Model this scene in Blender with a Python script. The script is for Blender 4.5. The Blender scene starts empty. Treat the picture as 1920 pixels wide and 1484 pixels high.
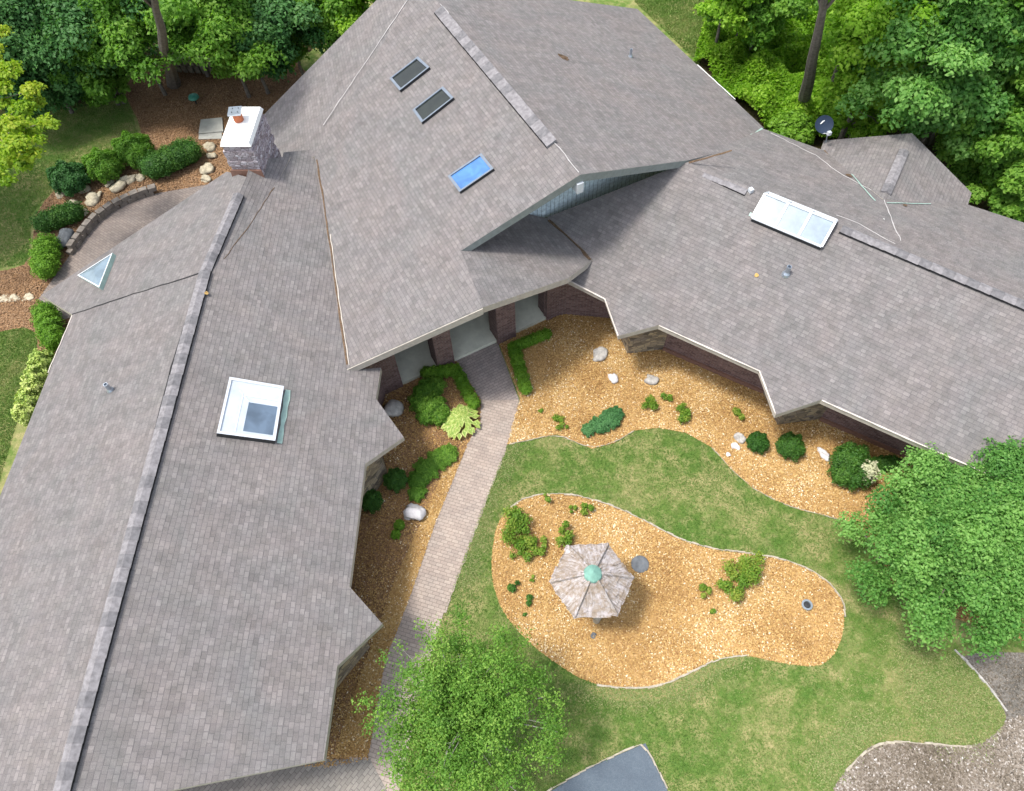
import bpy, math, random
import numpy as np
from math import radians, pi, sin, cos
rng=np.random.default_rng(7); random.seed(7)
SC=bpy.context.scene; COL=SC.collection
# ------------------------------------------------------------------ camera model (calibrated from vanishing points)
FPX=1330.;CX,CY=960.,742.;H=20.
_n=np.array([40,-798,-FPX]);_n/=np.linalg.norm(_n)
_Z=-_n;_Y=np.array([0,0,-1.])-_Z*np.dot([0,0,-1.],_Z);_Y/=np.linalg.norm(_Y);_X=np.cross(_Y,_Z)
R=np.array([_X,_Y,_Z]);C=np.array([0,0,H])
def ray(x,y): return R@np.array([(x-CX)/FPX,-(y-CY)/FPX,-1.])
def P(x,y,z=0.):
    d=ray(x,y);return C+(z-H)/d[2]*d
def plane(a,b,c):
    n=np.cross(np.subtract(b,a),np.subtract(c,a));n=n/np.linalg.norm(n)
    if n[2]<0:n=-n
    return (n,float(np.dot(n,a)))
def PP(x,y,pl,h=0.):
    d=ray(x,y);return C+(pl[1]-pl[0]@C)/(pl[0]@d)*d+pl[0]*h
def zat(pl,x,y): return (pl[1]-pl[0][0]*x-pl[0][1]*y)/pl[0][2]
def ptm(x,y,z=0.):      # metres per photo pixel there
    return float(np.linalg.norm(P(x,y,z)-C))/FPX
cam=bpy.data.cameras.new('camera');co=bpy.data.objects.new('camera',cam);COL.objects.link(co)
cam.sensor_fit='HORIZONTAL';cam.sensor_width=36;cam.lens=36*FPX/1920;cam.clip_end=600;cam.clip_start=.1
from mathutils import Matrix,Vector
co.matrix_world=Matrix([[*R[0],0],[*R[1],0],[*R[2],H],[0,0,0,1]]);SC.camera=co
# ------------------------------------------------------------------ materials
def mat(name):
    m=bpy.data.materials.new(name);m.use_nodes=True;nt=m.node_tree
    return m,nt,nt.nodes['Principled BSDF']
def N(nt,t,**k):
    n=nt.nodes.new(t)
    for a,b in k.items():
        if a.startswith('i_'): n.inputs[a[2:].replace('_',' ')].default_value=b
        else: setattr(n,a,b)
    return n
def L(nt,a,b): nt.links.new(a,b)
def ramp(nt,fac,stops,interp='LINEAR'):
    r=N(nt,'ShaderNodeValToRGB');e=r.color_ramp;e.interpolation=interp
    while len(e.elements)<len(stops): e.elements.new(.5)
    for el,(p,c) in zip(e.elements,stops): el.position=p;el.color=(*c,1)
    L(nt,fac,r.inputs[0]);return r.outputs[0]
def noise(nt,vec,scale,detail=4,rough=.6,dist=0.):
    n=N(nt,'ShaderNodeTexNoise');n.inputs['Scale'].default_value=scale;n.inputs['Detail'].default_value=detail
    n.inputs['Roughness'].default_value=rough;n.inputs['Distortion'].default_value=dist
    if vec is not None: L(nt,vec,n.inputs['Vector'])
    return n.outputs['Fac']
def mix(nt,f,a,b,mode='MIX'):
    m=N(nt,'ShaderNodeMix',data_type='RGBA',blend_type=mode)
    for s,v in ((0,f),(6,a),(7,b)):
        if hasattr(v,'links') or hasattr(v,'is_linked'): L(nt,v,m.inputs[s])
        else: m.inputs[s].default_value=v if s==0 else (*v,1)
    return m.outputs[2]
def bump(nt,h,bs,strength=.5,dist=.02):
    b=N(nt,'ShaderNodeBump');b.inputs['Strength'].default_value=strength;b.inputs['Distance'].default_value=dist
    L(nt,h,b.inputs['Height']);L(nt,b.outputs[0],bs.inputs['Normal'])
def objco(nt): return N(nt,'ShaderNodeTexCoord').outputs['Object']
def uvco(nt): return N(nt,'ShaderNodeTexCoord').outputs['UV']
def simple(name,col,rough=.6,metal=0.,var=.15,scale=6.,spec=.3):
    m,nt,b=mat(name);f=noise(nt,objco(nt),scale,5)
    c=ramp(nt,f,[(.3,tuple(v*(1-var) for v in col)),(.7,tuple(min(1,v*(1+var)) for v in col))])
    L(nt,c,b.inputs['Base Color']);b.inputs['Roughness'].default_value=rough;b.inputs['Metallic'].default_value=metal
    b.inputs['Specular IOR Level'].default_value=spec
    return m
def shingle_mat():
    m,nt,b=mat('asphalt_shingles');uv=uvco(nt)
    # slight wobble so the courses are not ruler straight
    wob=N(nt,'ShaderNodeTexNoise');wob.inputs['Scale'].default_value=1.3;L(nt,uv,wob.inputs['Vector'])
    va=N(nt,'ShaderNodeVectorMath',operation='SCALE');va.inputs['Scale'].default_value=.03;L(nt,wob.outputs['Color'],va.inputs[0])
    v2=N(nt,'ShaderNodeVectorMath',operation='ADD');L(nt,uv,v2.inputs[0]);L(nt,va.outputs[0],v2.inputs[1]);uvw=v2.outputs[0]
    def brick(w,h,off,mort):
        t=N(nt,'ShaderNodeTexBrick');t.offset=off;t.offset_frequency=2;t.squash=1.25;t.squash_frequency=3
        L(nt,uvw,t.inputs['Vector']);t.inputs['Scale'].default_value=1
        t.inputs['Brick Width'].default_value=w;t.inputs['Row Height'].default_value=h
        t.inputs['Mortar Size'].default_value=mort;t.inputs['Mortar Smooth'].default_value=.4
        t.inputs['Color1'].default_value=(0,0,0,1);t.inputs['Color2'].default_value=(1,1,1,1);t.inputs['Mortar'].default_value=(.5,.5,.5,1)
        return t
    t=brick(.15,.115,.37,.010);t2=brick(.27,.115,.61,.0)
    f=mix(nt,.4,t.outputs['Color'],t2.outputs['Color'])
    base=ramp(nt,f,[(0.,(.122,.112,.110)),(.35,(.150,.139,.136)),(.62,(.176,.163,.160)),(1.,(.228,.212,.206))])
    g=noise(nt,uv,60,3,.7);g2=noise(nt,uv,.55,6,.65,.6);g3=noise(nt,uv,5.,4,.6)
    base=mix(nt,.35,base,ramp(nt,g,[(.3,(.09,.087,.086)),(.7,(.33,.315,.31))]))
    warm=ramp(nt,g2,[(.32,(.93,.955,.955)),(.5,(1,.985,.98)),(.68,(1.05,1.0,.98))])
    base=mix(nt,1.,base,warm,'MULTIPLY')
    base=mix(nt,.5,base,ramp(nt,g3,[(.3,(.82,.82,.82)),(.7,(1.15,1.15,1.15))]),'MULTIPLY')
    dk=mix(nt,t.outputs['Fac'],base,(.10,.095,.10))
    base=mix(nt,.42,base,dk)
    mp=N(nt,'ShaderNodeMapping');mp.inputs['Scale'].default_value=(1.6,.22,1);L(nt,uv,mp.inputs[0])
    base=mix(nt,.7,base,ramp(nt,noise(nt,mp.outputs[0],1.5,6,.7,.4),[(.33,(.87,.875,.88)),(.5,(1,1,1)),(.66,(1.10,1.09,1.07))]),'MULTIPLY')
    base=mix(nt,.5,base,ramp(nt,noise(nt,uv,2.1,5,.7,.3),[(.36,(.82,.84,.80)),(.6,(1.1,1.08,1.08))]),'MULTIPLY')
    L(nt,base,b.inputs['Base Color']);b.inputs['Roughness'].default_value=.93;b.inputs['Specular IOR Level'].default_value=.12
    # course steps: saw tooth up the slope
    s=N(nt,'ShaderNodeSeparateXYZ');L(nt,uvw,s.inputs[0])
    d=N(nt,'ShaderNodeMath',operation='DIVIDE');L(nt,s.outputs[1],d.inputs[0]);d.inputs[1].default_value=.115
    fr=N(nt,'ShaderNodeMath',operation='FRACT');L(nt,d.outputs[0],fr.inputs[0])
    mu=N(nt,'ShaderNodeMath',operation='MULTIPLY');L(nt,fr.outputs[0],mu.inputs[0]);mu.inputs[1].default_value=-1.
    ad=N(nt,'ShaderNodeMath',operation='ADD');L(nt,mu.outputs[0],ad.inputs[0]);L(nt,f,ad.inputs[1])
    bump(nt,ad.outputs[0],b,.8,.016)
    return m
def brick_mat(name,c1,c2,mort,w=.21,h=.075,b_=.6):
    m,nt,b=mat(name);uv=uvco(nt);t=N(nt,'ShaderNodeTexBrick');L(nt,uv,t.inputs['Vector'])
    for k,v in (('Scale',1),('Brick Width',w),('Row Height',h),('Mortar Size',.008),('Mortar Smooth',.3),('Bias',-.1)): t.inputs[k].default_value=v
    t.inputs['Color1'].default_value=(*c1,1);t.inputs['Color2'].default_value=(*c2,1);t.inputs['Mortar'].default_value=(*mort,1)
    n=noise(nt,uv,9,4);c=mix(nt,.6,t.outputs['Color'],ramp(nt,n,[(.3,(.55,.55,.55)),(.7,(1.4,1.35,1.3))]),'MULTIPLY')
    L(nt,c,b.inputs['Base Color']);b.inputs['Roughness'].default_value=.9
    inv=N(nt,'ShaderNodeMath',operation='SUBTRACT');inv.inputs[0].default_value=1;L(nt,t.outputs['Fac'],inv.inputs[1]);bump(nt,inv.outputs[0],b,b_,.012)
    return m
def stone_mat(name,cols,scale=5.,mort=(.12,.1,.08)):
    m,nt,b=mat(name);uv=uvco(nt);mp=N(nt,'ShaderNodeMapping');mp.inputs['Scale'].default_value=(1,1.8,1);L(nt,uv,mp.inputs[0])
    v=N(nt,'ShaderNodeTexVoronoi');v.inputs['Scale'].default_value=scale;L(nt,mp.outputs[0],v.inputs['Vector'])
    e=N(nt,'ShaderNodeTexVoronoi',feature='DISTANCE_TO_EDGE');e.inputs['Scale'].default_value=scale;L(nt,mp.outputs[0],e.inputs['Vector'])
    s=N(nt,'ShaderNodeSeparateColor');L(nt,v.outputs['Color'],s.inputs[0])
    c=ramp(nt,s.outputs[0],[(i/(len(cols)-1),q) for i,q in enumerate(cols)])
    c=mix(nt,.5,c,ramp(nt,noise(nt,uv,18,5),[(.3,(.6,.6,.6)),(.7,(1.3,1.3,1.3))]),'MULTIPLY')
    ed=ramp(nt,e.outputs['Distance'],[(.0,(1,1,1)),(.07,(0,0,0))])
    c=mix(nt,ed,c,mort);L(nt,c,b.inputs['Base Color']);b.inputs['Roughness'].default_value=.9
    bump(nt,e.outputs['Distance'],b,.8,.05);return m
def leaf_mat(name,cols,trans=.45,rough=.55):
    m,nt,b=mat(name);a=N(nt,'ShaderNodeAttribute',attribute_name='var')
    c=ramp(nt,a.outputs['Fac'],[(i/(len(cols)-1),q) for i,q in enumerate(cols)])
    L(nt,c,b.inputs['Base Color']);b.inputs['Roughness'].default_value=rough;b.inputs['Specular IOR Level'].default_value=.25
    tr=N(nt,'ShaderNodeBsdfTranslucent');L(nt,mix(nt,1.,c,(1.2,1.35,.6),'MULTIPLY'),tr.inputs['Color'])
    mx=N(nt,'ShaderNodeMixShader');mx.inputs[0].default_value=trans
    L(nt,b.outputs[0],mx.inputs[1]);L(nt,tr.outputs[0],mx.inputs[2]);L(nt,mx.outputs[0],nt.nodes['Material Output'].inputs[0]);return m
def lawn_mat():
    m,nt,b=mat('lawn_turf');o=objco(nt)
    n1=noise(nt,o,.55,6,.65,.5);n2=noise(nt,o,2.6,5,.7);n3=noise(nt,o,30,4,.8)
    c=ramp(nt,n1,[(.39,(.075,.150,.028)),(.48,(.125,.185,.045)),(.57,(.29,.265,.12))])
    c=mix(nt,.45,c,ramp(nt,n2,[(.36,(.066,.145,.025)),(.48,(.125,.185,.045)),(.60,(.34,.30,.145))]))
    c=mix(nt,.6,c,ramp(nt,n3,[(.3,(.5,.55,.5)),(.7,(1.5,1.45,1.4))]),'MULTIPLY')
    L(nt,c,b.inputs['Base Color']);b.inputs['Roughness'].default_value=.95;b.inputs['Specular IOR Level'].default_value=.1
    bump(nt,n3,b,.6,.04);return m
def ground_mat(name,cols,sc=26,big=.7,bigc=((.7,.66,.62),(1.12,1.08,1.02)),bd=.03):
    m,nt,b=mat(name);o=objco(nt);v=N(nt,'ShaderNodeTexVoronoi');v.inputs['Scale'].default_value=sc;L(nt,o,v.inputs['Vector'])
    s=N(nt,'ShaderNodeSeparateColor');L(nt,v.outputs['Color'],s.inputs[0])
    c=ramp(nt,s.outputs[0],[(i/(len(cols)-1),q) for i,q in enumerate(cols)])
    c=mix(nt,1.,c,ramp(nt,noise(nt,o,big,5),[(.35,bigc[0]),(.62,bigc[1])]),'MULTIPLY')
    c=mix(nt,.6,c,ramp(nt,noise(nt,o,sc*2.,4,.7),[(.3,(.55,.55,.55)),(.7,(1.4,1.4,1.4))]),'MULTIPLY')
    L(nt,c,b.inputs['Base Color']);b.inputs['Roughness'].default_value=.95;b.inputs['Specular IOR Level'].default_value=.1
    bump(nt,v.outputs['Distance'],b,.7,bd);return m
def paver_mat(name,c1,c2,mort,ang):
    m,nt,b=mat(name);o=objco(nt);mp=N(nt,'ShaderNodeMapping');mp.inputs['Rotation'].default_value=(0,0,ang);L(nt,o,mp.inputs[0])
    t=N(nt,'ShaderNodeTexBrick');L(nt,mp.outputs[0],t.inputs['Vector'])
    for k,v in (('Scale',1),('Brick Width',.2),('Row Height',.1),('Mortar Size',.007),('Mortar Smooth',.3)): t.inputs[k].default_value=v
    t.inputs['Color1'].default_value=(*c1,1);t.inputs['Color2'].default_value=(*c2,1);t.inputs['Mortar'].default_value=(*mort,1)
    c=mix(nt,.5,t.outputs['Color'],ramp(nt,noise(nt,o,1.8,6,.7),[(.3,(.72,.74,.76)),(.7,(1.25,1.2,1.15))]),'MULTIPLY')
    c=mix(nt,.4,c,ramp(nt,noise(nt,o,25,5,.7),[(.3,(.7,.7,.7)),(.7,(1.3,1.3,1.3))]),'MULTIPLY')
    L(nt,c,b.inputs['Base Color']);b.inputs['Roughness'].default_value=.9
    inv=N(nt,'ShaderNodeMath',operation='SUBTRACT');inv.inputs[0].default_value=1;L(nt,t.outputs['Fac'],inv.inputs[1]);bump(nt,inv.outputs[0],b,.5,.01);return m
def wood_roof_mat():
    m,nt,b=mat('weathered_cedar');uv=uvco(nt);mp=N(nt,'ShaderNodeMapping');mp.inputs['Scale'].default_value=(9,1.1,1);L(nt,uv,mp.inputs[0])
    n=noise(nt,mp.outputs[0],1.6,7,.7,1.2);o=objco(nt);n2=noise(nt,o,3.2,6,.7,.8)
    c=ramp(nt,n,[(.30,(.09,.07,.055)),(.42,(.25,.21,.18)),(.55,(.42,.385,.37)),(.7,(.58,.545,.555))])
    c=mix(nt,ramp(nt,n2,[(.42,(0,0,0)),(.6,(.8,.8,.8))]),c,(.24,.18,.12))
    c=mix(nt,ramp(nt,noise(nt,o,5.5,6,.7),[(.5,(0,0,0)),(.66,(.6,.6,.6))]),c,(.56,.52,.54))
    L(nt,c,b.inputs['Base Color']);b.inputs['Roughness'].default_value=.9;bump(nt,n,b,.8,.03);return m
def glass_mat(name,col,rough=.06,metal=0.,spec=.5):
    m,nt,b=mat(name);c=ramp(nt,noise(nt,objco(nt),2.2,3,.5,.5),[(.35,tuple(v*.75 for v in col)),(.65,tuple(min(1,v*1.2) for v in col))])
    L(nt,c,b.inputs['Base Color']);b.inputs['Roughness'].default_value=rough;b.inputs['Metallic'].default_value=metal;b.inputs['Specular IOR Level'].default_value=spec
    b.inputs['Coat Weight'].default_value=.25;b.inputs['Coat Roughness'].default_value=.03;return m
M={}
M['shingle']=shingle_mat()
M['ridge']=simple('ridge_shingles',(.205,.195,.20),.9,0,.3,9)
M['fascia']=simple('fascia_pale_metal',(.42,.38,.33),.5)
M['fascia_green']=simple('fascia_grey_green',(.215,.235,.225),.6)
M['soffit']=simple('soffit_grey',(.30,.32,.32),.7)
M['siding']=brick_mat('vertical_siding',(.52,.63,.68),(.58,.69,.73),(.18,.22,.24),.16,9.,.9)
M['brick']=brick_mat('purple_brown_brick',(.11,.060,.055),(.20,.125,.115),(.20,.165,.15))
M['stone']=stone_mat('tan_fieldstone',[(.10,.08,.06),(.24,.19,.13),(.40,.32,.20),(.18,.15,.13)],4.5)
M['chimstone']=stone_mat('chimney_rough_stone',[(.22,.17,.18),(.46,.42,.45),(.30,.24,.25),(.58,.55,.58)],6.,(.10,.085,.085))
M['white']=simple('white_concrete',(.80,.80,.76),.7,0,.05)
M['whitemetal']=simple('white_frame_metal',(.62,.65,.68),.35,.2,.05)
M['dark']=simple('dark_metal',(.03,.032,.035),.5)
M['dark_edge']=simple('dark_vent_seam_and_shade',(.02,.02,.022),.8)  # vent sides and a seam; also the painted shade line beside the ridge vent
M['steel']=simple('galvanised_steel',(.45,.5,.56),.35,.8,.1)
M['clay']=simple('clay_flue',(.42,.13,.06),.8)
M['drip']=simple('beige_drip_edge',(.52,.47,.42),.6)
M['ridge2']=simple('darker_ridge_shingles',(.15,.145,.15),.9,0,.3,9)
M['basec']=simple('dull_red_brown_course',(.20,.11,.08),.8)
M['caulk']=simple('white_sealant',(.46,.44,.43),.6)
M['caulkg']=simple('green_flashing',(.34,.48,.42),.5)
M['debris']=simple('rusty_leaf_debris',(.115,.075,.045),.95,0,.5,20)
M['concrete']=simple('porch_concrete',(.62,.62,.51),.85,0,.12,3)
M['concrete2']=simple('grey_slab_concrete',(.36,.36,.33),.85,0,.15,3)
M['glass_dark']=glass_mat('dark_skylight_glass',(.016,.020,.014))
M['glass_blue']=glass_mat('sky_reflection_blue_glass',(.06,.17,.40),.2)  # blue of the reflected sky is put into the glass colour
M['glass_silver']=simple('silver_glazing',(.19,.25,.30),.25,0,.18,3,.5)
M['frame_grey']=simple('slate_blue_frame',(.16,.19,.23),.4)
M['glass_white']=simple('white_acrylic_glazing',(.46,.51,.56),.25,0,.12,3,.5)
M['glass_grey']=glass_mat('grey_blue_glass',(.10,.14,.19),.08)
M['dish']=simple('dish_navy',(.02,.035,.065),.7)
M['patina']=simple('copper_patina',(.17,.33,.27),.6,0,.18,9)
M['cedar']=wood_roof_mat()
M['post']=simple('grey_wood_post',(.24,.20,.16),.85,0,.3,9)
M['rock']=simple('granite_rock',(.40,.38,.35),.85,0,.35,7)
M['rock_tan']=simple('tan_rock',(.42,.37,.27),.9,0,.35,7)
M['rock_white']=simple('pale_rock',(.62,.60,.60),.8,0,.2,7)
M['rock_dark']=simple('dark_slate_rock',(.12,.13,.14),.8,0,.3,7)
M['lawn']=lawn_mat()
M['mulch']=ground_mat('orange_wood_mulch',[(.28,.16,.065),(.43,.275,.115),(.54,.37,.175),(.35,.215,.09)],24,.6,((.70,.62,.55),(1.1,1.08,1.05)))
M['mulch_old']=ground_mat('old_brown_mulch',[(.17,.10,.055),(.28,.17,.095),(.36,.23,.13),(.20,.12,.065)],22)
M['soil']=ground_mat('forest_floor_soil',[(.05,.038,.022),(.09,.065,.035),(.05,.06,.022),(.07,.05,.03)],12)
M['gravel']=ground_mat('grey_gravel_litter',[(.11,.088,.064),(.21,.175,.135),(.30,.255,.21),(.15,.125,.09)],20,1.1,((.45,.45,.40),(1.15,1.1,1.1)))
M['asphalt']=ground_mat('rough_brown_grey_asphalt',[(.12,.11,.10),(.16,.148,.135),(.22,.205,.185),(.14,.13,.12)],34,1.3,((.65,.65,.62),(1.2,1.18,1.15)),.012)
M['slate_blue']=ground_mat('blue_grey_asphalt',[(.095,.12,.145),(.105,.13,.155),(.12,.145,.17)],50,.8,((.9,.9,.92),(1.08,1.08,1.08)),.004)
M['path']=paver_mat('tan_pavers',(.31,.255,.22),(.38,.32,.275),(.19,.155,.13),radians(20))
M['path_grey']=paver_mat('grey_pavers',(.20,.185,.165),(.27,.25,.225),(.12,.11,.10),radians(-50))
M['path_dark']=paver_mat('dim_pavers',(.24,.205,.19),(.31,.265,.245),(.15,.13,.118),radians(-28))
M['patio']=paver_mat('grey_brown_pavers',(.20,.165,.145),(.25,.21,.185),(.13,.11,.10),radians(35))
M['edging']=simple('pale_edging_stone',(.36,.32,.25),.9,0,.25,12)
M['dryedge']=ground_mat('dry_sandy_turf',[(.33,.27,.14),(.40,.32,.18),(.28,.27,.11)],55,1.5,((.75,.85,.6),(1.1,1.05,1.)),.01)
M['bark']=simple('grey_bark',(.15,.13,.11),.95,0,.4,9)
M['twig']=simple('pale_twig_bark',(.33,.31,.28),.9,0,.3,12)
G=lambda *c:list(c)
M['lf_bright']=leaf_mat('bright_green_leaves',G((.13,.29,.018),(.22,.41,.028),(.34,.52,.06)))
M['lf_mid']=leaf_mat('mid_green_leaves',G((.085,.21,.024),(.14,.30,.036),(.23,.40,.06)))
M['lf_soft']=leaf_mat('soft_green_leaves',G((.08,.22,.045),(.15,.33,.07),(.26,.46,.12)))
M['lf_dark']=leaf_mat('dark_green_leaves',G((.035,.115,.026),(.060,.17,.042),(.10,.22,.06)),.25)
M['lf_yellow']=leaf_mat('yellow_green_leaves',G((.14,.27,.015),(.25,.38,.02),(.42,.46,.05)),.4)
M['lf_box']=leaf_mat('boxwood_leaves',G((.022,.085,.010),(.045,.13,.016),(.085,.19,.026)),.15)
M['lf_boxb']=leaf_mat('light_boxwood_leaves',G((.08,.20,.012),(.13,.28,.020),(.19,.35,.035)),.25)
M['lf_jun']=leaf_mat('juniper_leaves',G((.035,.12,.035),(.06,.18,.055),(.10,.24,.08)),.15)
M['lf_hosta']=leaf_mat('chartreuse_leaves',G((.22,.36,.07),(.42,.52,.13),(.62,.66,.26)),.2)
M['lf_per']=leaf_mat('perennial_leaves',G((.08,.18,.015),(.14,.26,.025),(.28,.32,.05)),.25)
M['lf_locust']=leaf_mat('fine_green_leaves',G((.085,.20,.025),(.14,.29,.04),(.25,.40,.07)),.35)
M['lf_flower']=leaf_mat('cream_flower_clusters',G((.22,.32,.12),(.5,.5,.32),(.6,.6,.42)),.2)
M['grass']=leaf_mat('grass_blades',G((.080,.175,.028),(.140,.235,.050),(.38,.35,.17)),.25)
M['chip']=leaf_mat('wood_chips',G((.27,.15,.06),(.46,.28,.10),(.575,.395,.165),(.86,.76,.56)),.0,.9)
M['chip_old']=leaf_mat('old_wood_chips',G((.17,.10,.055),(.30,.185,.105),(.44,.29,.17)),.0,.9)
M['chip_grey']=leaf_mat('grey_stone_chips',G((.085,.07,.05),(.18,.15,.115),(.29,.25,.21),(.55,.52,.49)),.0,.9)
# ------------------------------------------------------------------ object helpers
def tag(o,label=None,cat=None,group=None,kind=None):
    if label:o['label']=label
    if cat:o['category']=cat
    if group:o['group']=group
    if kind:o['kind']=kind
    return o
def empty(name,loc,label,cat,group=None):
    o=bpy.data.objects.new(name,None);o.location=loc;o.empty_display_size=.3;COL.objects.link(o);return tag(o,label,cat,group)
def link(name,me,parent=None):
    o=bpy.data.objects.new(name,me);COL.objects.link(o)
    if parent is not None:
        o.parent=parent;q=Vector(parent.location);pp=parent.parent
        while pp is not None: q+=Vector(pp.location);pp=pp.parent
        o.location=-q
        if parent.type=='MESH': o.location=(0,0,0)
    return o
# every part mesh is written in world coordinates; parents are either empties (offset undone) or meshes sitting at the world offset
class MB:
    def __init__(s): s.v=[];s.f=[];s.m=[];s.uv=[];s.sm=[]
    def face(s,pts,mi=0,uv=None,smooth=False):
        b=len(s.v);s.v+= [tuple(map(float,p)) for p in pts];s.f.append(list(range(b,b+len(pts))));s.m.append(mi);s.sm.append(smooth)
        if uv is None:
            p=np.array(pts,float);n=np.cross(p[1]-p[0],p[2]-p[0])
            if abs(n[2])>.8*np.linalg.norm(n): uv=[(q[0],q[1]) for q in p]
            else:
                t=np.array([-n[1],n[0],0]);t/=max(1e-9,np.linalg.norm(t));uv=[(float(q@t),float(q[2])) for q in p]
        s.uv+=[tuple(map(float,u)) for u in uv]
    def prism(s,top,bot,mt=0,ms=0,mb=None,uvt=None):
        n=len(top);s.face(top,mt,uvt);s.face(bot[::-1],ms if mb is None else mb)
        for i in range(n):
            j=(i+1)%n;s.face([top[i],bot[i],bot[j],top[j]],ms)
    def box(s,c,sx,sy,sz,rot=0,mi=0):   # c = centre of base
        cs,sn=cos(rot),sin(rot);q=[]
        for x,y in ((-sx,-sy),(sx,-sy),(sx,sy),(-sx,sy)):
            q.append((c[0]+(x*cs-y*sn)/2,c[1]+(x*sn+y*cs)/2))
        s.prism([(x,y,c[2]+sz) for x,y in q],[(x,y,c[2]) for x,y in q],mi,mi)
    def tube(s,pts,rad,seg=8,mi=0,cap=True):
        pts=[np.array(p,float) for p in pts];rings=[]
        for i,p in enumerate(pts):
            d=pts[min(i+1,len(pts)-1)]-pts[max(i-1,0)];d/=max(1e-9,np.linalg.norm(d))
            a=np.cross(d,[0,0,1] if abs(d[2])<.9 else [1,0,0]);a/=np.linalg.norm(a);b=np.cross(d,a);r=rad[i]
            rings.append([p+r*(a*cos(2*pi*k/seg)+b*sin(2*pi*k/seg)) for k in range(seg)])
        for i in range(len(rings)-1):
            for k in range(seg):
                l=(k+1)%seg;s.face([rings[i][k],rings[i][l],rings[i+1][l],rings[i+1][k]],mi,smooth=True)
        if cap: s.face(rings[-1],mi);s.face(rings[0][::-1],mi)
    def lathe(s,c,prof,seg=16,mi=0,smooth=True):
        rg=[[(c[0]+r*cos(2*pi*k/seg),c[1]+r*sin(2*pi*k/seg),c[2]+z) for k in range(seg)] for r,z in prof]
        for i in range(len(rg)-1):
            for k in range(seg):
                l=(k+1)%seg;s.face([rg[i][k],rg[i][l],rg[i+1][l],rg[i+1][k]],mi,smooth=smooth)
        if prof[-1][0]>1e-4:s.face(rg[-1],mi)
    def build(s,name,mats,parent=None,**t):
        me=bpy.data.meshes.new(name);me.from_pydata(s.v,[],s.f)
        for m in (mats if isinstance(mats,(list,tuple)) else [mats]): me.materials.append(m)
        me.polygons.foreach_set('material_index',s.m);me.polygons.foreach_set('use_smooth',s.sm)
        u=me.uv_layers.new(name='UVMap');u.data.foreach_set('uv',[c for q in s.uv for c in q])
        me.update();o=link(name,me,parent);return tag(o,**t) if t else o
def fastmesh(name,V,Fc,var,material,parent=None,k=4):
    """V (n*k,3) vertices, faces of k consecutive vertices, one var value per face"""
    nf=len(V)//k;me=bpy.data.meshes.new(name);me.vertices.add(len(V));me.vertices.foreach_set('co',V.astype(np.float32).ravel())
    me.loops.add(len(V));me.loops.foreach_set('vertex_index',np.arange(len(V),dtype=np.int32))
    me.polygons.add(nf);me.polygons.foreach_set('loop_start',np.arange(0,nf*k,k,dtype=np.int32))
    a=me.attributes.new('var','FLOAT','FACE');a.data.foreach_set('value',np.clip(var,0,1).astype(np.float32))
    me.materials.append(material);me.update(calc_edges=True);return link(name,me,parent)
def inpoly(x,y,poly):
    r=np.zeros(len(x),bool);n=len(poly)
    for i in range(n):
        x1,y1=poly[i][:2];x2,y2=poly[(i+1)%n][:2]
        if y1==y2: continue
        c=((y1>y)!=(y2>y))&(x<(x2-x1)*(y-y1)/(y2-y1)+x1);r^=c
    return r
def smoothpoly(pts,it=2,closed=True):
    p=[np.array(q,float) for q in pts]
    for _ in range(it):
        o=[];n=len(p)
        for i in range(n if closed else n-1):
            a,b=p[i],p[(i+1)%n];o+=[a*.75+b*.25,a*.25+b*.75]
        if not closed:o=[p[0]]+o+[p[-1]]
        p=o
    return p
def leaves(pos,nrm,size,asp=.6):
    """leaf quads (pointed diamonds, folded slightly) at pos with normals nrm"""
    n=len(pos);t=rng.normal(size=(n,3));t-=nrm*np.sum(t*nrm,1)[:,None];t/=np.linalg.norm(t,axis=1)[:,None]+1e-9
    b=np.cross(nrm,t);s=(size*(rng.uniform(.65,1.35,n)))[:,None]
    V=np.empty((n,4,3));V[:,0]=pos-t*s*.5;V[:,2]=pos+t*s*.5-nrm*s*.1
    V[:,1]=pos+b*s*.5*asp+nrm*s*.12;V[:,3]=pos-b*s*.5*asp+nrm*s*.12
    return V.reshape(-1,3)
def unit(n):
    v=rng.normal(size=(n,3));return v/np.linalg.norm(v,axis=1)[:,None]
def clumps_foliage(cl,n,size,up=.5,shell=.45):
    """cl: array of (x,y,z,rx,rz); leaves spread through every clump, more in the outer and upper part"""
    cl=np.array(cl,float);w=cl[:,3]**2;idx=rng.choice(len(cl),n,p=w/w.sum());c=cl[idx];d=unit(n)
    d[:,2]=np.where(d[:,2]<-.3,-d[:,2],d[:,2]);r=rng.uniform(0,1,n)**shell
    r*=1+.22*np.sin(d[:,0]*7+idx)*np.cos(d[:,1]*6+idx*2)
    pos=c[:,:3]+d*np.stack([c[:,3],c[:,3],c[:,4]],1)*r[:,None]
    nr=d*.7+np.array([0,0,up])+rng.normal(size=(n,3))*.55;nr/=np.linalg.norm(nr,axis=1)[:,None]
    cv=rng.uniform(-.32,.32,len(cl))[idx]
    return leaves(pos,nr,size),np.clip(.45+cv+rng.normal(0,.2,n)+.1*d[:,2],0,1)
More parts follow.
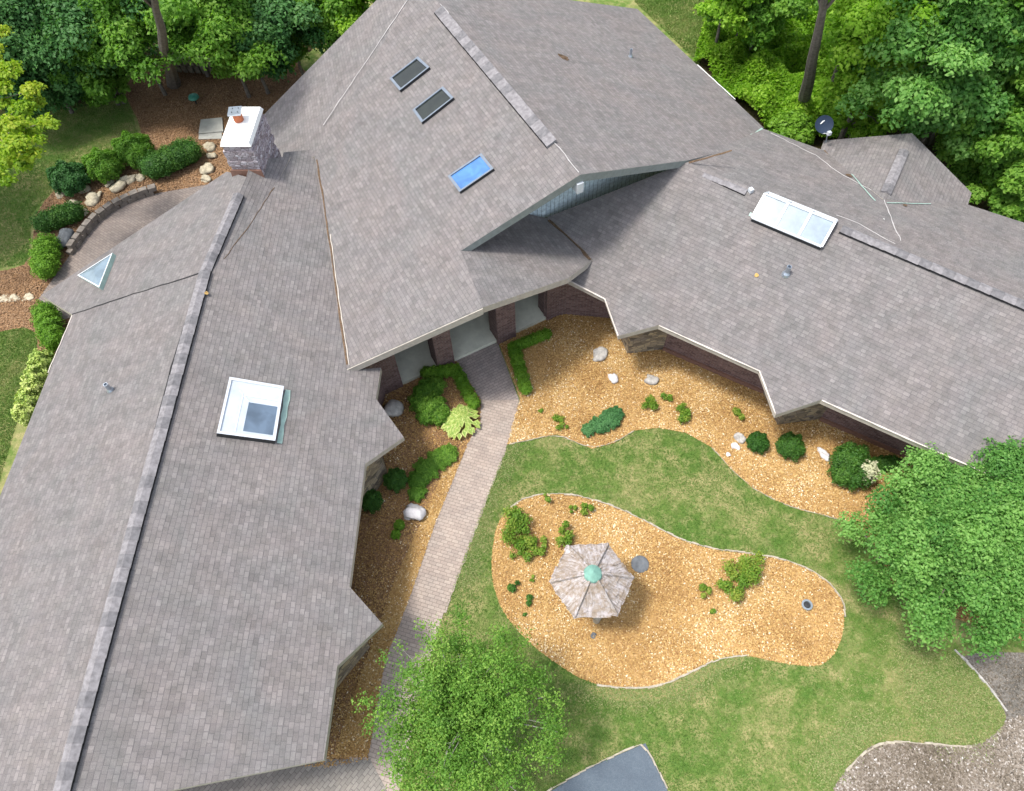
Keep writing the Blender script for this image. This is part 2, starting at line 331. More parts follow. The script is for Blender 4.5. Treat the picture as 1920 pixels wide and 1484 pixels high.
# ------------------------------------------------------------------ world, light
w=bpy.data.worlds.new("World");SC.world=w;w.use_nodes=True;wn=w.node_tree
sky=wn.nodes.new('ShaderNodeTexSky');sky.sky_type='NISHITA';sky.sun_disc=False;sky.sun_elevation=radians(66);sky.sun_rotation=radians(268);sky.air_density=1.;sky.dust_density=2.5
hs=wn.nodes.new('ShaderNodeHueSaturation');hs.inputs['Saturation'].default_value=.5;wn.links.new(sky.outputs[0],hs.inputs['Color']);wn.links.new(hs.outputs[0],wn.nodes['Background'].inputs[0]);wn.nodes['Background'].inputs[1].default_value=.15
sl=bpy.data.lights.new('sun','SUN');sl.energy=1.75;sl.angle=radians(9);sl.color=(1,.955,.89)
so=bpy.data.objects.new('sun',sl);COL.objects.link(so);so.rotation_euler=Vector((.42,.03,-1.)).to_track_quat('-Z','Y').to_euler()
SC.view_settings.view_transform='Standard';SC.view_settings.look='None';SC.view_settings.gamma=1;SC.view_settings.exposure=1.14
# ------------------------------------------------------------------ roof planes (photo pixels cast on real slopes; heights in metres)
ZR=4.6;ZE=2.7
LE=plane(P(385,510,ZR),P(130,1430,ZR),P(655,1100,ZE))
LW=plane(P(385,510,ZR),P(130,1430,ZR),P(0,930,ZE))
LN=plane(P(385,510,ZR),P(462,332,ZR),PP(135,590,LW))
LC=plane(P(385,510,ZR),P(462,332,ZR),PP(516,350,LE))
AP=P(1088,328,6.3);AB=P(790,-36,6.3)
S=plane(AP,AB,P(650,692,3.0))
EP=plane(AP,AB,P(1310,125,ZE))
WP=plane(AB,PP(590,294,S),P(495,215,2.95))
RF=plane(P(1440,370,ZR),P(1920,572,ZR),P(1425,695,ZE))
RB=plane(P(1440,370,ZR),P(1920,572,ZR),P(1815,383,ZE))
K1=PP(865,470,S);K2=PP(905,577,S);V1=PP(1025,410,RF,.03);V2=PP(1110,490,RF,.05)
PO=plane(K1,V1,V2)
T0=PP(1655,375,RB,.02);T1=P(1710,250,T0[2])
TL=plane(T0,T1,P(1545,263,ZE));TR=plane(T0,T1,P(1822,362,ZE))
RH=list(P(500,700,0)) # base of the house empty
house=empty('house',(0,14,0),'rambling single storey house with grey brown shingle roofs in three wings','house')
def roofslab(name,pl,pts,th=.2,edge='fascia',label=None,raw=None):
    top=[PP(x,y,pl) for x,y in pts] if raw is None else raw
    n=pl[0];hv=np.cross([0,0,1.],n);hv/=np.linalg.norm(hv);uvv=np.cross(n,hv)
    uv=[(p@hv+7.3*len(name),p@uvv) for p in top]
    a=sum(top[i][0]*top[(i+1)%len(top)][1]-top[(i+1)%len(top)][0]*top[i][1] for i in range(len(top)))
    if a<0: top=top[::-1];uv=uv[::-1]
    b=MB();b.prism(top,[p-np.array([0,0,th]) for p in top],0,1,2,uv)
    o=b.build(name,[M['shingle'],M[edge],M['soffit']],house)
    if label:o['label']=label
    return o
r_le=roofslab('roof',LE,[(385,510),(516,350),(532,286),(594,280),(652,694),(714,690),(705,748),(757,820),(685,870),(655,1100),(717,1170),(632,1250),(607,1425),(300,1487),(128,1512),(130,1430)],label='shingled slope of the left wing facing the walkway, with toothed eave')
r_lw=roofslab('roof',LW,[(385,510),(130,1430),(108,1516),(-330,1600),(-150,1300),(0,930),(135,590)],label='broad outer slope of the left wing')
roofslab('roof',LN,[(385,510),(135,590),(78,554),(425,322),(462,332)],label='short upper slope with the triangular skylight')
roofslab('roof',LC,[(385,510),(462,332),(470,300),(545,294),(516,350)],label='small slope right beside the chimney')
r_w=roofslab('roof',WP,[(495,215),(523,302),(590,294),(790,-36),(728,-22)],.22,label='narrow hipped slope behind the chimney')
S_pts=[AB,AP,K1,K2,PP(650,692,S),PP(590,294,S)]
r_s=roofslab('roof',S,None,.26,'fascia_green',raw=S_pts,label='large main slope with three narrow skylights')
r_e=roofslab('roof',EP,None,.26,'fascia_green',raw=[AP,AB,PP(1080,2,EP),PP(1195,17,EP),PP(1310,125,EP),PP(1432,240,EP),PP(1375,279,EP),PP(1290,301,EP)],label='back slope of the main roof with a rust spot')
kd=(K1-K2);r_p=roofslab('roof',PO,None,.24,'fascia',raw=[K2,PP(1065,522,PO),V2,V1,K1+kd*1.1+np.array([0,0,-.03]),K1+np.array([0,0,-.012])],label='small porch slope in the shadow of the gable')
r_rf=roofslab('roof',RF,[(1290,304),(1025,408),(1112,490),(1065,525),(1135,560),(1160,630),(1235,610),(1425,695),(1455,778),(1540,750),(1720,830),(1850,888),(2060,985),(2150,668),(1920,572)],label='long front slope of the right wing with toothed eave')
r_rb=roofslab('roof',RB,[(1290,304),(1920,572),(2150,668),(2200,525),(1920,418),(1815,384),(1535,279),(1432,242)],label='back slope of the right wing')
r_tl=roofslab('roof',TL,None,.18,raw=[T0,T1,PP(1545,264,TL),PP(1540,280,TL)-np.array([0,0,.02])],label='left slope of the small back gable')
r_tr=roofslab('roof',TR,None,.18,raw=[T1,T0,PP(1815,385,TR)-np.array([0,0,.02]),PP(1822,362,TR)],label='right slope of the small back gable')
def sub(o,b,name,mats,**t):   # sub-part: child of a mesh whose own world offset is zero after parenting
    me=b.build(name,mats,o);return tag(me,**t) if t else me
# ridge vents: raised caps made of overlapping pieces
def ridge_vent(parent,a,b_,w,h,pl1,pl2,seg=.32):
    a=np.array(a);b_=np.array(b_);d=b_-a;Lg=np.linalg.norm(d);d/=Lg;n=max(1,int(Lg/seg))
    s1=np.cross(d,pl1[0]);s1/=np.linalg.norm(s1);s2=np.cross(d,pl2[0]);s2/=np.linalg.norm(s2)
    if pl1 is not pl2:
        if s1[2]>0:s1=-s1
        if s2[2]>0:s2=-s2
    else: s2=-s1
    up=np.array([0,0,1.]);m=MB()
    for i in range(n):
        p=a+d*(i/n*Lg);q=a+d*((i+1)/n*Lg+.03);hh=h+random.uniform(0,.012)+(.005 if i%2 else 0)
        lift0=up*(hh+.015);lift1=up*hh
        for s in (s1,s2):
            A,B=p+lift0,q+lift1;Cc,D=q+s*w/2+lift1,p+s*w/2+lift0
            mi_=0 if (i*7+i//3)%5>1 else 2
            if s is s1: m.face([A,D,Cc,B],mi_)
            else: m.face([A,B,Cc,D],mi_)
            D2,C2=D-up*(hh*.75),Cc-up*(hh*.75)
            m.face([D,D2,C2,Cc],1)
        for (e,lf) in ((p,lift0),(q,lift1)):
            m.face([e+lf,e+s1*w/2+lf,e+s1*w/2,e,e+s2*w/2,e+s2*w/2+lf],0)
    return sub(parent,m,'ridge_vent',[M['ridge'],M['dark_edge'],M['ridge2']])
ridge_vent(r_le,PP(448,365,LN),P(385,510,ZR),.36,.07,LN,LC)
ridge_vent(r_le,P(385,510,ZR),P(112,1500,ZR),.36,.08,LW,LE)
ridge_vent(r_s,PP(822,22,S),PP(1033,272,S),.34,.07,S,S)
ridge_vent(r_rf,P(1302,314,ZR)-np.array([0,0,.12]),PP(1398,360,RF),.3,.06,RF,RB)
ridge_vent(r_rf,PP(1577,430,RF),PP(2050,628,RF),.32,.07,RF,RB)
ridge_vent(r_tl,T1*.72+T0*.28,T1*.1+T0*.9,.34,.06,TL,TR)
# sealant, flashing, debris
def strip(parent,name,pl,pts,w,m,h=.012,wob=.015,th=.01):
    p=[PP(x,y,pl,h) for x,y in pts];o=[]
    for i in range(len(p)-1):
        k=max(2,int(np.linalg.norm(p[i+1]-p[i])/.25))
        for j in range(k): o.append(p[i]+(p[i+1]-p[i])*j/k)
    o.append(p[-1]);b=MB();n=pl[0];prev=None
    for i,q in enumerate(o):
        d=o[min(i+1,len(o)-1)]-o[max(i-1,0)];s=np.cross(d,n);s/=np.linalg.norm(s)
        ww=w*(1+random.uniform(-.35,.35))/2;c=q+s*random.uniform(-wob,wob)
        cur=(c-s*ww,c+s*ww,c-s*ww-n*th,c+s*ww-n*th)
        if prev:
            b.face([prev[0],prev[1],cur[1],cur[0]]);b.face([prev[0],cur[0],cur[2],prev[2]]);b.face([prev[1],prev[3],cur[3],cur[1]])
        prev=cur
    return sub(parent,b,name,M[m])
strip(r_s,'sealant_line',S,[(770,-8),(606,235)],.02,'caulk')
strip(r_e,'sealant_line',EP,[(826,8),(930,135),(1040,268),(1086,324)],.026,'caulk',.012,.03)
strip(r_s,'valley_debris',S,[(594,300),(606,370),(622,480),(640,610),(652,684)],.055,'debris',.015)
strip(r_s,'edge_flashing',S,[(620,440),(632,530),(648,640),(655,686)],.03,'fascia',.02)
strip(r_e,'valley_flashing',EP,[(1374,277),(1430,242)],.10,'caulkg')
strip(r_e,'eave_flashing',EP,[(1308,122),(1378,187)],.06,'white')
strip(r_p,'valley_debris',PO,[(1028,414),(1060,440),(1088,468),(1106,488)],.14,'debris',.02,.05)
strip(r_rf,'roof_seam',RF,[(1292,306),(1340,292),(1372,282)],.05,'debris')
strip(r_rb,'sealant_line',RB,[(1445,250),(1530,292),(1570,322),(1610,345),(1650,365)],.024,'caulk',.012,.035)
strip(r_rb,'sealant_line',RB,[(1568,404),(1610,420),(1678,458)],.024,'caulk',.012,.035)
strip(r_rb,'sealant_line',RB,[(1655,368),(1668,400),(1688,452)],.024,'caulk',.012,.035)
strip(r_tl,'valley_debris',TL,[(1546,283),(1560,312),(1592,332)],.14,'debris',.02,.05)
strip(r_rb,'valley_flashing',RB,[(1596,328),(1640,378)],.035,'caulkg',.03)
strip(r_rb,'valley_flashing',RB,[(1662,382),(1745,384)],.03,'caulkg',.03)
strip(r_le,'roof_seam',LE,[(514,352),(470,420),(420,486)],.016,'debris',.012)
strip(r_lw,'roof_seam',LW,[(136,590),(250,552),(330,527),(378,512)],.035,'dark_edge',.012)
strip(r_lw,'vent_shade_line',LW,[(378,512),(322,690),(276,868),(206,1120),(118,1440)],.035,'dark_edge',.03,.004)  # dark line painted in for the gap shadow along the vent's outer side
strip(r_lw,'drip_edge',LW,[(136,592),(90,700)],.035,'drip',.015)
strip(r_rf,'drip_edge',RF,[(1066,526),(1134,561),(1159,630)],.035,'drip',.012,0)
strip(r_rf,'drip_edge',RF,[(1236,611),(1424,696),(1454,776)],.035,'drip',.012,0)
strip(r_rf,'drip_edge',RF,[(1541,751),(1720,831),(1850,888)],.035,'drip',.012,0)
b=MB()
for x,y,s in ((1056,108,.16),(1050,104,.08),(1062,112,.09)):
    q=PP(x,y,EP,.012);b.face([q+np.array([s*cos(a)*(1+.4*sin(3*a)),s*sin(a),0])-EP[0]*0+np.array([0,0,-(EP[0][0]*s*cos(a)*(1+.4*sin(3*a))+EP[0][1]*s*sin(a))/EP[0][2]]) for a in np.linspace(0,2*pi,10,endpoint=False)])
sub(r_e,b,'rust_stain',M['debris'])
def spot(parent,pl,x,y,s_,m,nm='debris_patch'):
    q=PP(x,y,pl,.09 if nm=='debris_patch' and parent is r_le else .02);n=pl[0];u=np.cross(n,[0,1,0]);u/=np.linalg.norm(u);v=np.cross(n,u);b=MB()
    b.face([q+u*s_*cos(a)*random.uniform(.6,1.3)+v*s_*sin(a)*random.uniform(.6,1.2) for a in np.linspace(0,2*pi,9,endpoint=False)]);sub(parent,b,nm,M[m])
M['leafspot']=simple('dry_yellow_leaves',(.42,.27,.09),.9,0,.4,20)
spot(r_le,LE,387,553,.06,'leafspot');spot(r_le,LE,288,877,.07,'leafspot');spot(r_rf,RF,1419,517,.07,'leafspot');spot(r_rb,RB,1592,330,.12,'debris');spot(r_rb,RB,1697,386,.09,'debris');spot(r_rb,RB,1657,412,.03,'white')
b=MB();q=PP(1407,360,RF);b.box(q,.12,.14,.12,.4);sub(r_rf,b,'vent_cap',M['whitemetal'])
# vent pipes
def vent_pipe(parent,pl,x,y,r=.05,h=.3):
    q=PP(x,y,pl);b=MB();b.lathe(q-np.array([0,0,.1]),[(r*1.9,.06),(r*1.6,.13),(r*1.15,.18),(r,.2),(r,h+.1),(r*.75,h+.1),(r*.75,h-.05)],14)
    return sub(parent,b,'vent_pipe',M['steel'])
vent_pipe(r_lw,LW,208,732,.06,.3);vent_pipe(r_rf,RF,1474,514,.07,.32);vent_pipe(r_e,EP,1182,107,.05,.3)
# ------------------------------------------------------------------ skylights
def skylight(parent,pl,c4,h,fm,gm,bars=0,fw=.07,label=None,apron=False,extra=None):
    q=[PP(x,y,pl,0) for x,y in c4];n=pl[0]
    a=np.cross(q[1]-q[0],q[2]-q[0])
    if a@n<0:q=q[::-1]
    ctr=sum(q)/4;inn=[]
    for p in q:
        inn.append(p+(ctr-p)*fw/np.linalg.norm(ctr-p)*1.4)
    b=MB()
    for i in range(4):
        j=(i+1)%4
        b.face([q[i]+n*h,q[j]+n*h,inn[j]+n*h,inn[i]+n*h]);b.face([q[i]-n*.05,q[j]-n*.05,q[j]+n*h,q[i]+n*h],1);b.face([inn[i]+n*h,inn[j]+n*h,inn[j]+n*(h-.05),inn[i]+n*(h-.05)])
    fr=sub(parent,b,'skylight',[M[fm],M['dark'] if fm!='dark' else M['dark']],**({'label':label} if label else {}))
    return fr,q,inn,n
sk=[]
def skyobj(label,parent_pl,c4,h,fm,gm):
    fr,q,inn,n=skylight(house,parent_pl,c4,h,fm,gm,label=label)
    b=MB();b.face([p+n*(h-.035) for p in inn]);g=b.build('glass',M[gm],fr)
    return fr,q,inn,n
skyobj('dark glazed skylight, upper of the two near the ridge',S,[(733,151),(786,110),(808,130),(752,174)],.10,'frame_grey','glass_dark')
skyobj('dark glazed skylight below the upper one',S,[(776,210),(833,166),(853,187),(793,234)],.10,'frame_grey','glass_dark')
skyobj('blue skylight on the main slope',S,[(842,334),(905,291),(928,320),(864,364)],.10,'frame_grey','glass_blue')
# big square curb skylight
fr,q,inn,n=skyobj('large square skylight with white light shaft on the left wing',LE,[(430,714),(531,731),(515,833),(406,819)],.2,'whitemetal','glass_white')
c=[PP(461,762,LE,.19),PP(519,762,LE,.19),PP(511,824,LE,.19),PP(450,815,LE,.19)]
def lerp4(q,u,v): return q[0]*(1-u)*(1-v)+q[1]*u*(1-v)+q[2]*u*v+q[3]*(1-u)*v
qi=[PP(x,y,LE) for x,y in [(433,718),(528,734),(512,829),(410,815)]]
b=MB();b.face([p+n*.172 for p in (lerp4(qi,.97,.38),lerp4(qi,.42,.38),lerp4(qi,.42,.93),lerp4(qi,.97,.93))][::-1] if np.cross(lerp4(qi,.42,.38)-lerp4(qi,.97,.38),lerp4(qi,.42,.93)-lerp4(qi,.97,.38))@n<0 else [p+n*.172 for p in (lerp4(qi,.97,.38),lerp4(qi,.42,.38),lerp4(qi,.42,.93),lerp4(qi,.97,.93))])
b.build('shaft_opening',M['glass_grey'],fr)
b=MB()
for p1,p2 in ((lerp4(qi,.28,.26),lerp4(qi,.98,.26)),(lerp4(qi,.28,.26),lerp4(qi,.28,.96)),(lerp4(qi,.42,.38),lerp4(qi,.2,.18))):
    d=p2-p1;s=np.cross(d,n);s/=np.linalg.norm(s);b.face([p1+n*.174+s*.018,p1+n*.174-s*.018,p2+n*.174-s*.018,p2+n*.174+s*.018])
b.build('shaft_edge',M['whitemetal'],fr)
strip(r_le,'apron_flashing',LE,[(540,732),(524,832)],.14,'caulkg',.014,0)
# triangular skylight
b=MB();t3=[PP(x,y,LN) for x,y in [(152,522),(218,480),(193,545)]];nn=LN[0]
if np.cross(t3[1]-t3[0],t3[2]-t3[0])@nn<0:t3=t3[::-1]
cc=sum(t3)/3;in3=[p+(cc-p)*.10 for p in t3]
for i in range(3):
    j=(i+1)%3;b.face([t3[i]+nn*.15,t3[j]+nn*.15,in3[j]+nn*.15,in3[i]+nn*.15]);b.face([t3[i]-nn*.03,t3[j]-nn*.03,t3[j]+nn*.15,t3[i]+nn*.15],1)
tf=sub(house,b,'skylight',[M['whitemetal'],M['caulkg']],label='triangular white skylight at the corner of the left wing')
b=MB();b.face([in3[0]+nn*.14,in3[1]+nn*.14,cc+nn*.26]);b.face([in3[1]+nn*.14,in3[2]+nn*.14,cc+nn*.26]);b.face([in3[2]+nn*.14,in3[0]+nn*.14,cc+nn*.26]);b.build('glass',M['glass_silver'],tf)
# three pane ridge skylight
ra=PP(1430,376,RF);rb=PP(1560,429,RF);rd=(rb-ra)/np.linalg.norm(rb-ra);up=np.array([0,0,1.])
fdn=np.cross(rd,RF[0]);fdn/=np.linalg.norm(fdn)
if fdn[2]>0:fdn=-fdn
bdn=np.cross(rd,RB[0]);bdn/=np.linalg.norm(bdn)
if bdn[2]>0:bdn=-bdn
FL=np.linalg.norm(PP(1408,395,RF)-ra)*1.0;Lr=np.linalg.norm(rb-ra);hh=.30
F0=ra+fdn*.74;F1=rb+fdn*.74;B0=ra+bdn*.38;B1=rb+bdn*.38
b=MB();T_=[F0+up*.14,F1+up*.14,rb+up*.25,ra+up*.25,B1+up*.14,B0+up*.14]
b.face([F0-up*.05,F1-up*.05,T_[1],T_[0]],1);b.face([B1-up*.05,B0-up*.05,T_[5],T_[4]],1)
b.face([F1-up*.05,B1-up*.05,T_[4],T_[2],T_[1]],1);b.face([B0-up*.05,F0-up*.05,T_[0],T_[3],T_[5]],1)
def barpts(m,p,q,w_,up_,t_=.03):
    d=q-p;s=np.cross(d,up_);s/=np.linalg.norm(s);m.prism([p+s*w_+up_*t_,q+s*w_+up_*t_,q-s*w_+up_*t_,p-s*w_+up_*t_],[p+s*w_,q+s*w_,q-s*w_,p-s*w_])
for k in range(4):
    f=k/3;barpts(b,T_[0]*(1-f)+T_[1]*f,T_[3]*(1-f)+T_[2]*f,.035,RF[0]);barpts(b,T_[3]*(1-f)+T_[2]*f,T_[5]*(1-f)+T_[4]*f,.035,RB[0])
barpts(b,T_[0],T_[1],.04,up,.025);barpts(b,T_[3],T_[2],.03,up,.025);barpts(b,T_[5],T_[4],.04,up,.025)
rsk=sub(house,b,'skylight',[M['whitemetal'],M['dark']],label='wide three pane skylight straddling the ridge of the right wing')
for k in range(3):
    f,g=k/3+.02,(k+1)/3-.02
    b=MB();b.face([T_[0]*(1-f)+T_[1]*f,T_[0]*(1-g)+T_[1]*g,T_[3]*(1-g)+T_[2]*g,T_[3]*(1-f)+T_[2]*f]);b.build('glass',M['glass_silver'],rsk)
    b=MB();b.face([T_[5]*(1-f)+T_[4]*f,T_[3]*(1-f)+T_[2]*f,T_[3]*(1-g)+T_[2]*g,T_[5]*(1-g)+T_[4]*g]);b.build('glass',M['glass_silver'],rsk)
strip(r_rf,'apron_flashing',RF,[(1405,402),(1536,453)],.12,'caulkg',.014,.01)
# ------------------------------------------------------------------ chimney
zt=5.5;cf=P(468,273,zt);cl_=P(418,273,zt);cb=P(485,208,zt)
ex=(cf-cl_)/np.linalg.norm(cf-cl_);ey=cb-cf;ey-=ex*(ey@ex);ly=np.linalg.norm(ey);ey/=ly;lx=float(np.linalg.norm(cf-cl_))
def cq(u,v,z,g=0.): return cl_+ex*(u*lx+(g if u>.5 else -g))+ey*(v*ly+(g if v>.5 else -g))+np.array([0,0,z-zt])
b=MB();nz=12
uvp=[(0,0),(1,0),(1,1),(0,1)]
for k in range(nz):
    z0=3.2+(zt-3.2)*k/nz;z1=3.2+(zt-3.2)*(k+1)/nz;g=random.uniform(-.03,.035)
    b.prism([cq(u,v,z1,.04+g) for u,v in uvp],[cq(u,v,z0,.04+g) for u,v in uvp],0,0)
ch=b.build('chimney',M['chimstone'],house)
b=MB();b.prism([cq(u,v,zt+.13,.02) for u,v in uvp],[cq(u,v,zt+.002,.07) for u,v in uvp]);b.build('chimney_cap',M['white'],ch)
fc=cq(.38,.62,zt+.13);b=MB();b.lathe(fc,[(.15,0),(.15,.26),(.12,.26),(.12,.1)],16);b.build('flue',M['clay'],ch)
b=MB();b.box(fc+np.array([-.02,0,.30]),.40,.40,.05,.05);b.build('flue_cap',M['steel'],ch)
for a in range(4):
    b=MB();b.tube([fc+np.array([.11*cos(a*pi/2+.8),.11*sin(a*pi/2+.8),.2]),fc+np.array([.13*cos(a*pi/2+.8),.13*sin(a*pi/2+.8),.38])],[.012,.012],5);b.build('flue_cap_leg',M['dark'],ch)
b=MB();b.prism([cq(u,v,4.60,.09)-ey*0+(-ey*.0) for u,v in ((0,0),(1,0))]+[cq(u,0,4.60,.02) for u in (1,0)],[cq(u,v,4.2,.12) for u,v in ((0,0),(1,0))]+[cq(u,0,4.2,.02) for u in (1,0)]);b.build('flashing',M['basec'],ch)
# ------------------------------------------------------------------ walls
def zroof(x,y,pls): return min(zat(p,x,y) for p in pls)
def wall(name,pts,pls,m,th=.25,drop=.24,label=None,ztop=None,zb=-.1,thin_dir=1):
    b=MB();pts=[np.array(p[:2],float) for p in pts]
    for i in range(len(pts)-1):
        p,q=pts[i],pts[i+1];d=(q-p)/np.linalg.norm(q-p);nn_=np.array([-d[1],d[0]])*th*thin_dir
        k=max(1,int(np.linalg.norm(q-p)/1.5))
        for j in range(k):
            a=p+(q-p)*j/k;c=p+(q-p)*(j+1)/k
            def zz(s): return ztop if ztop else zroof(s[0],s[1],pls)-drop
            A,B,Cc,D=a,c,c+nn_,a+nn_
            t=[(*s,zz(s)) for s in (A,B,Cc,D)];o=[(*s,zb) for s in (A,B,Cc,D)]
            if thin_dir<0:t=t[::-1];o=o[::-1]
            b.prism(t,o)
    o=b.build(name,M[m],house)
    if label:o['label']=label
    return o
W0=lambda *p:[P(x,y,0)[:2] for x,y in p]
rw=W0((1020,598),(1060,590),(1147,598),(1176,664),(1243,656),(1430,737),(1457,797),(1536,787),(1722,868),(2080,1040))
wall('wall',rw[:3],[RF],'brick',label='brick wall beside the porch')
wall('wall',rw[2:5],[RF],'stone',label='fieldstone corner under the first roof tooth')
wall('wall',rw[4:6],[RF],'brick',label='brick wall between the two roof teeth')
wall('wall',rw[5:8],[RF],'stone',label='fieldstone corner under the second roof tooth')
wall('wall',rw[7:],[RF],'brick',label='brick wall of the right wing behind the round shrubs')
# sill courses at the foot of the walls
for i in (4,7):
    b=MB();p,q=rw[i],rw[i+1];d=(q-p)/np.linalg.norm(q-p);nn_=np.array([d[1],-d[0]])*.06;b.prism([(*(p+nn_),.18),(*(q+nn_),.18),(*(q-nn_*.2),.18),(*(p-nn_*.2),.18)],[(*(p+nn_),-.05),(*(q+nn_),-.05),(*(q-nn_*.2),-.05),(*(p-nn_*.2),-.05)])
    b.build('wall_base_course',M['basec'],house)
lw_=[(-4.0,13.05),(-4.45,11.0),(-3.95,9.35),(-4.75,8.15),(-4.95,5.45),(-4.2,4.25),(-5.1,3.15),(-5.2,1.75)]
wall('wall',lw_[:2],[LE],'brick',label='brick wall at the left end of the porch',thin_dir=-1)
wall('wall',lw_[1:4],[LE],'stone',label='fieldstone bay under the upper roof tooth of the left wing',thin_dir=-1)
wall('wall',lw_[3:5],[LE],'brick',label='brick wall between the teeth of the left wing',thin_dir=-1)
wall('wall',lw_[4:7],[LE],'stone',label='fieldstone bay under the lower roof tooth of the left wing',thin_dir=-1)
wall('wall',lw_[6:],[LE],'brick',label='brick wall near the lower end of the left wing',thin_dir=-1)
wall('wall',[(-5.2,1.75),(-9.2,1.35),(-13.0,.95)],[LE,LW],'brick',label='brick end wall of the left wing',thin_dir=-1)
wall('wall',[(-13.0,.95),(-12.7,13.4),(-12.9,14.2),(-9.3,17.6)],[LW,LN],'brick',label='outer brick wall of the left wing',thin_dir=-1,drop=.3)
wall('wall',[(-7.2,20.6),(-7.2,22.6),(-6.2,24.3)],[WP],'brick',label='back brick wall behind the chimney',thin_dir=-1,drop=.3)
e1,e2=P(1432,240,ZE)[:2],P(1195,17,ZE)[:2];ei=np.array([-.65,-.3])
wall('wall',[e1+ei,e2+ei],[EP],'brick',label='back brick wall of the main roof',thin_dir=1,drop=.3)
wall('wall',[P(1450,250,ZE)[:2]-[.3,.6],P(1960,432,ZE)[:2]-[.3,.6]],[RB],'brick',label='back brick wall of the right wing',thin_dir=-1,drop=.3)
# gable wall above the porch
rr=np.array([-.417,.909,0.])*1.35
g0=AP+rr;sd=(K1-AP);sd/=np.linalg.norm(sd);ed=(PP(1290,301,EP)-AP);ed/=np.linalg.norm(ed)
ga=g0+sd*5.2;gb=g0+ed*5.2;dz=np.array([0,0,.27])
b=MB();poly=[g0-dz,ga-dz,np.array([ga[0],ga[1],2.6]),np.array([gb[0],gb[1],2.6]),gb-dz];bk=[p+rr/1.35*.2 for p in poly]
b.prism(poly,bk);b.build('gable_wall',M['siding'],house)
b=MB();bp=AP+rr*.25;b.box((bp[0],bp[1],bp[2]-.62),.2,.8,.34,radians(25));b.build('ridge_beam',M['whitemetal'],house)
# ------------------------------------------------------------------ porch
A_=np.array(P(755,718,.15)[:2]);B_=np.array(P(1027,594,.15)[:2]);pd=(B_-A_)/np.linalg.norm(B_-A_);pn=np.array([-pd[1],pd[0]])
def PQ(t,s,z): q=A_+pd*t+pn*s;return np.array([q[0],q[1],z])
b=MB()
def pbox(b,t0,t1,s0,s1,z0,z1,mi=0,zf=None):
    c4=[(t0,s0),(t1,s0),(t1,s1),(t0,s1)]
    b.prism([PQ(t,s,z1 if zf is None else zf(*PQ(t,s,0)[:2])) for t,s in c4],[PQ(t,s,z0) for t,s in c4],mi,mi)
pbox(b,-.1,5.75,0,3.4,-.05,.15);b.build('porch_floor',M['concrete'],house)
zS=lambda x,y:min(zat(S,x,y),zat(PO,x,y))-.28
zP=lambda x,y:min(zat(S,x,y),max(zat(PO,x,y),2.8))-.28
for t0,t1 in ((1.27,1.87),(3.52,4.22)):
    b=MB();pbox(b,t0,t1,-.12,.5,-.05,3,zf=zP);b.build('pier',M['brick'],house)
for t0,t1 in ((-1.0,-.02),(5.47,6.2)):
    b=MB();pbox(b,t0,t1,-.06,.55,-.05,3,zf=zP);b.build('pier',M['brick'],house)
b=MB();pbox(b,-1.,6.2,2.4,2.6,.15,3.0);b.build('wall',M['brick'],house,label='shaded entrance wall at the back of the porch')
b=MB();pbox(b,1.95,3.45,2.34,2.40,.15,2.35);dr=b.build('door',M['glass_dark'],house)
b=MB();pbox(b,1.87,1.95,2.3,2.4,.15,2.42);pbox(b,3.45,3.53,2.3,2.4,.15,2.42);pbox(b,2.67,2.73,2.31,2.345,.15,2.35);pbox(b,1.87,3.53,2.3,2.4,2.35,2.45);b.build('door_frame',M['whitemetal'],dr)
b=MB()
for t0 in (2.58,2.78): pbox(b,t0,t0+.03,2.27,2.30,1.0,1.3)
b.build('door_handle',M['steel'],dr)
b=MB();pbox(b,3.24,3.44,-.02,.2,3.2,3.75);b.build('porch_lantern',M['whitemetal'],house)
# gutter along main rake above the porch, small trim
b=MB();p0,p1=PP(650,692,S),K2
for p,q_,pl in ((p0,K2,S),):
    d=(q_-p);s=np.array([d[1],-d[0],0]);s/=np.linalg.norm(s);o=np.array([0,0,-.02])
    b.prism([p+s*.03+o,q_+s*.03+o,q_+s*.002+o,p+s*.002+o],[p+s*.03-dz,q_+s*.03-dz,q_+s*.002-dz,p+s*.002-dz])
b.build('rake_board',M['fascia'],house)
# ------------------------------------------------------------------ satellite dish
d0=PP(1550,268,TL);dish=empty('satellite_dish',tuple(d0),'round navy satellite dish with a white mark, on the corner of the small back gable','satellite dish')
fdir=np.array([-.15,-.62,.77]);fdir/=np.linalg.norm(fdir);dc=d0+np.array([-.22,.28,.55])
ax=np.cross(fdir,[0,0,1]);ax/=np.linalg.norm(ax);ay=np.cross(ax,fdir)
b=MB();RS=.31;nr=5
for i in range(nr):
    for k in range(28):
        def q_(r,a): return dc+ax*RS*r*cos(a)+ay*RS*r*sin(a)+fdir*.07*r*r
        a0,a1=2*pi*k/28,2*pi*(k+1)/28;r0,r1=i/nr,(i+1)/nr
        b.face([q_(r0,a0),q_(r1,a0),q_(r1,a1),q_(r0,a1)],smooth=True);b.face([q_(r0,a0)-fdir*.015,q_(r0,a1)-fdir*.015,q_(r1,a1)-fdir*.015,q_(r1,a0)-fdir*.015],smooth=True)
b.build('reflector',M['dish'],dish)
b=MB()
for u0,v0,u1,v1 in ((.02,.42,.26,.30),(.12,.34,.36,.16),(.22,.22,.42,.02)):
    p,q2=dc+ax*RS*u0+ay*RS*v0+fdir*.05,dc+ax*RS*u1+ay*RS*v1+fdir*.05;s=np.cross(q2-p,fdir);s/=np.linalg.norm(s);b.face([p-s*.016,p+s*.016,q2+s*.016,q2-s*.016])
b.build('white_mark',M['white'],dish)
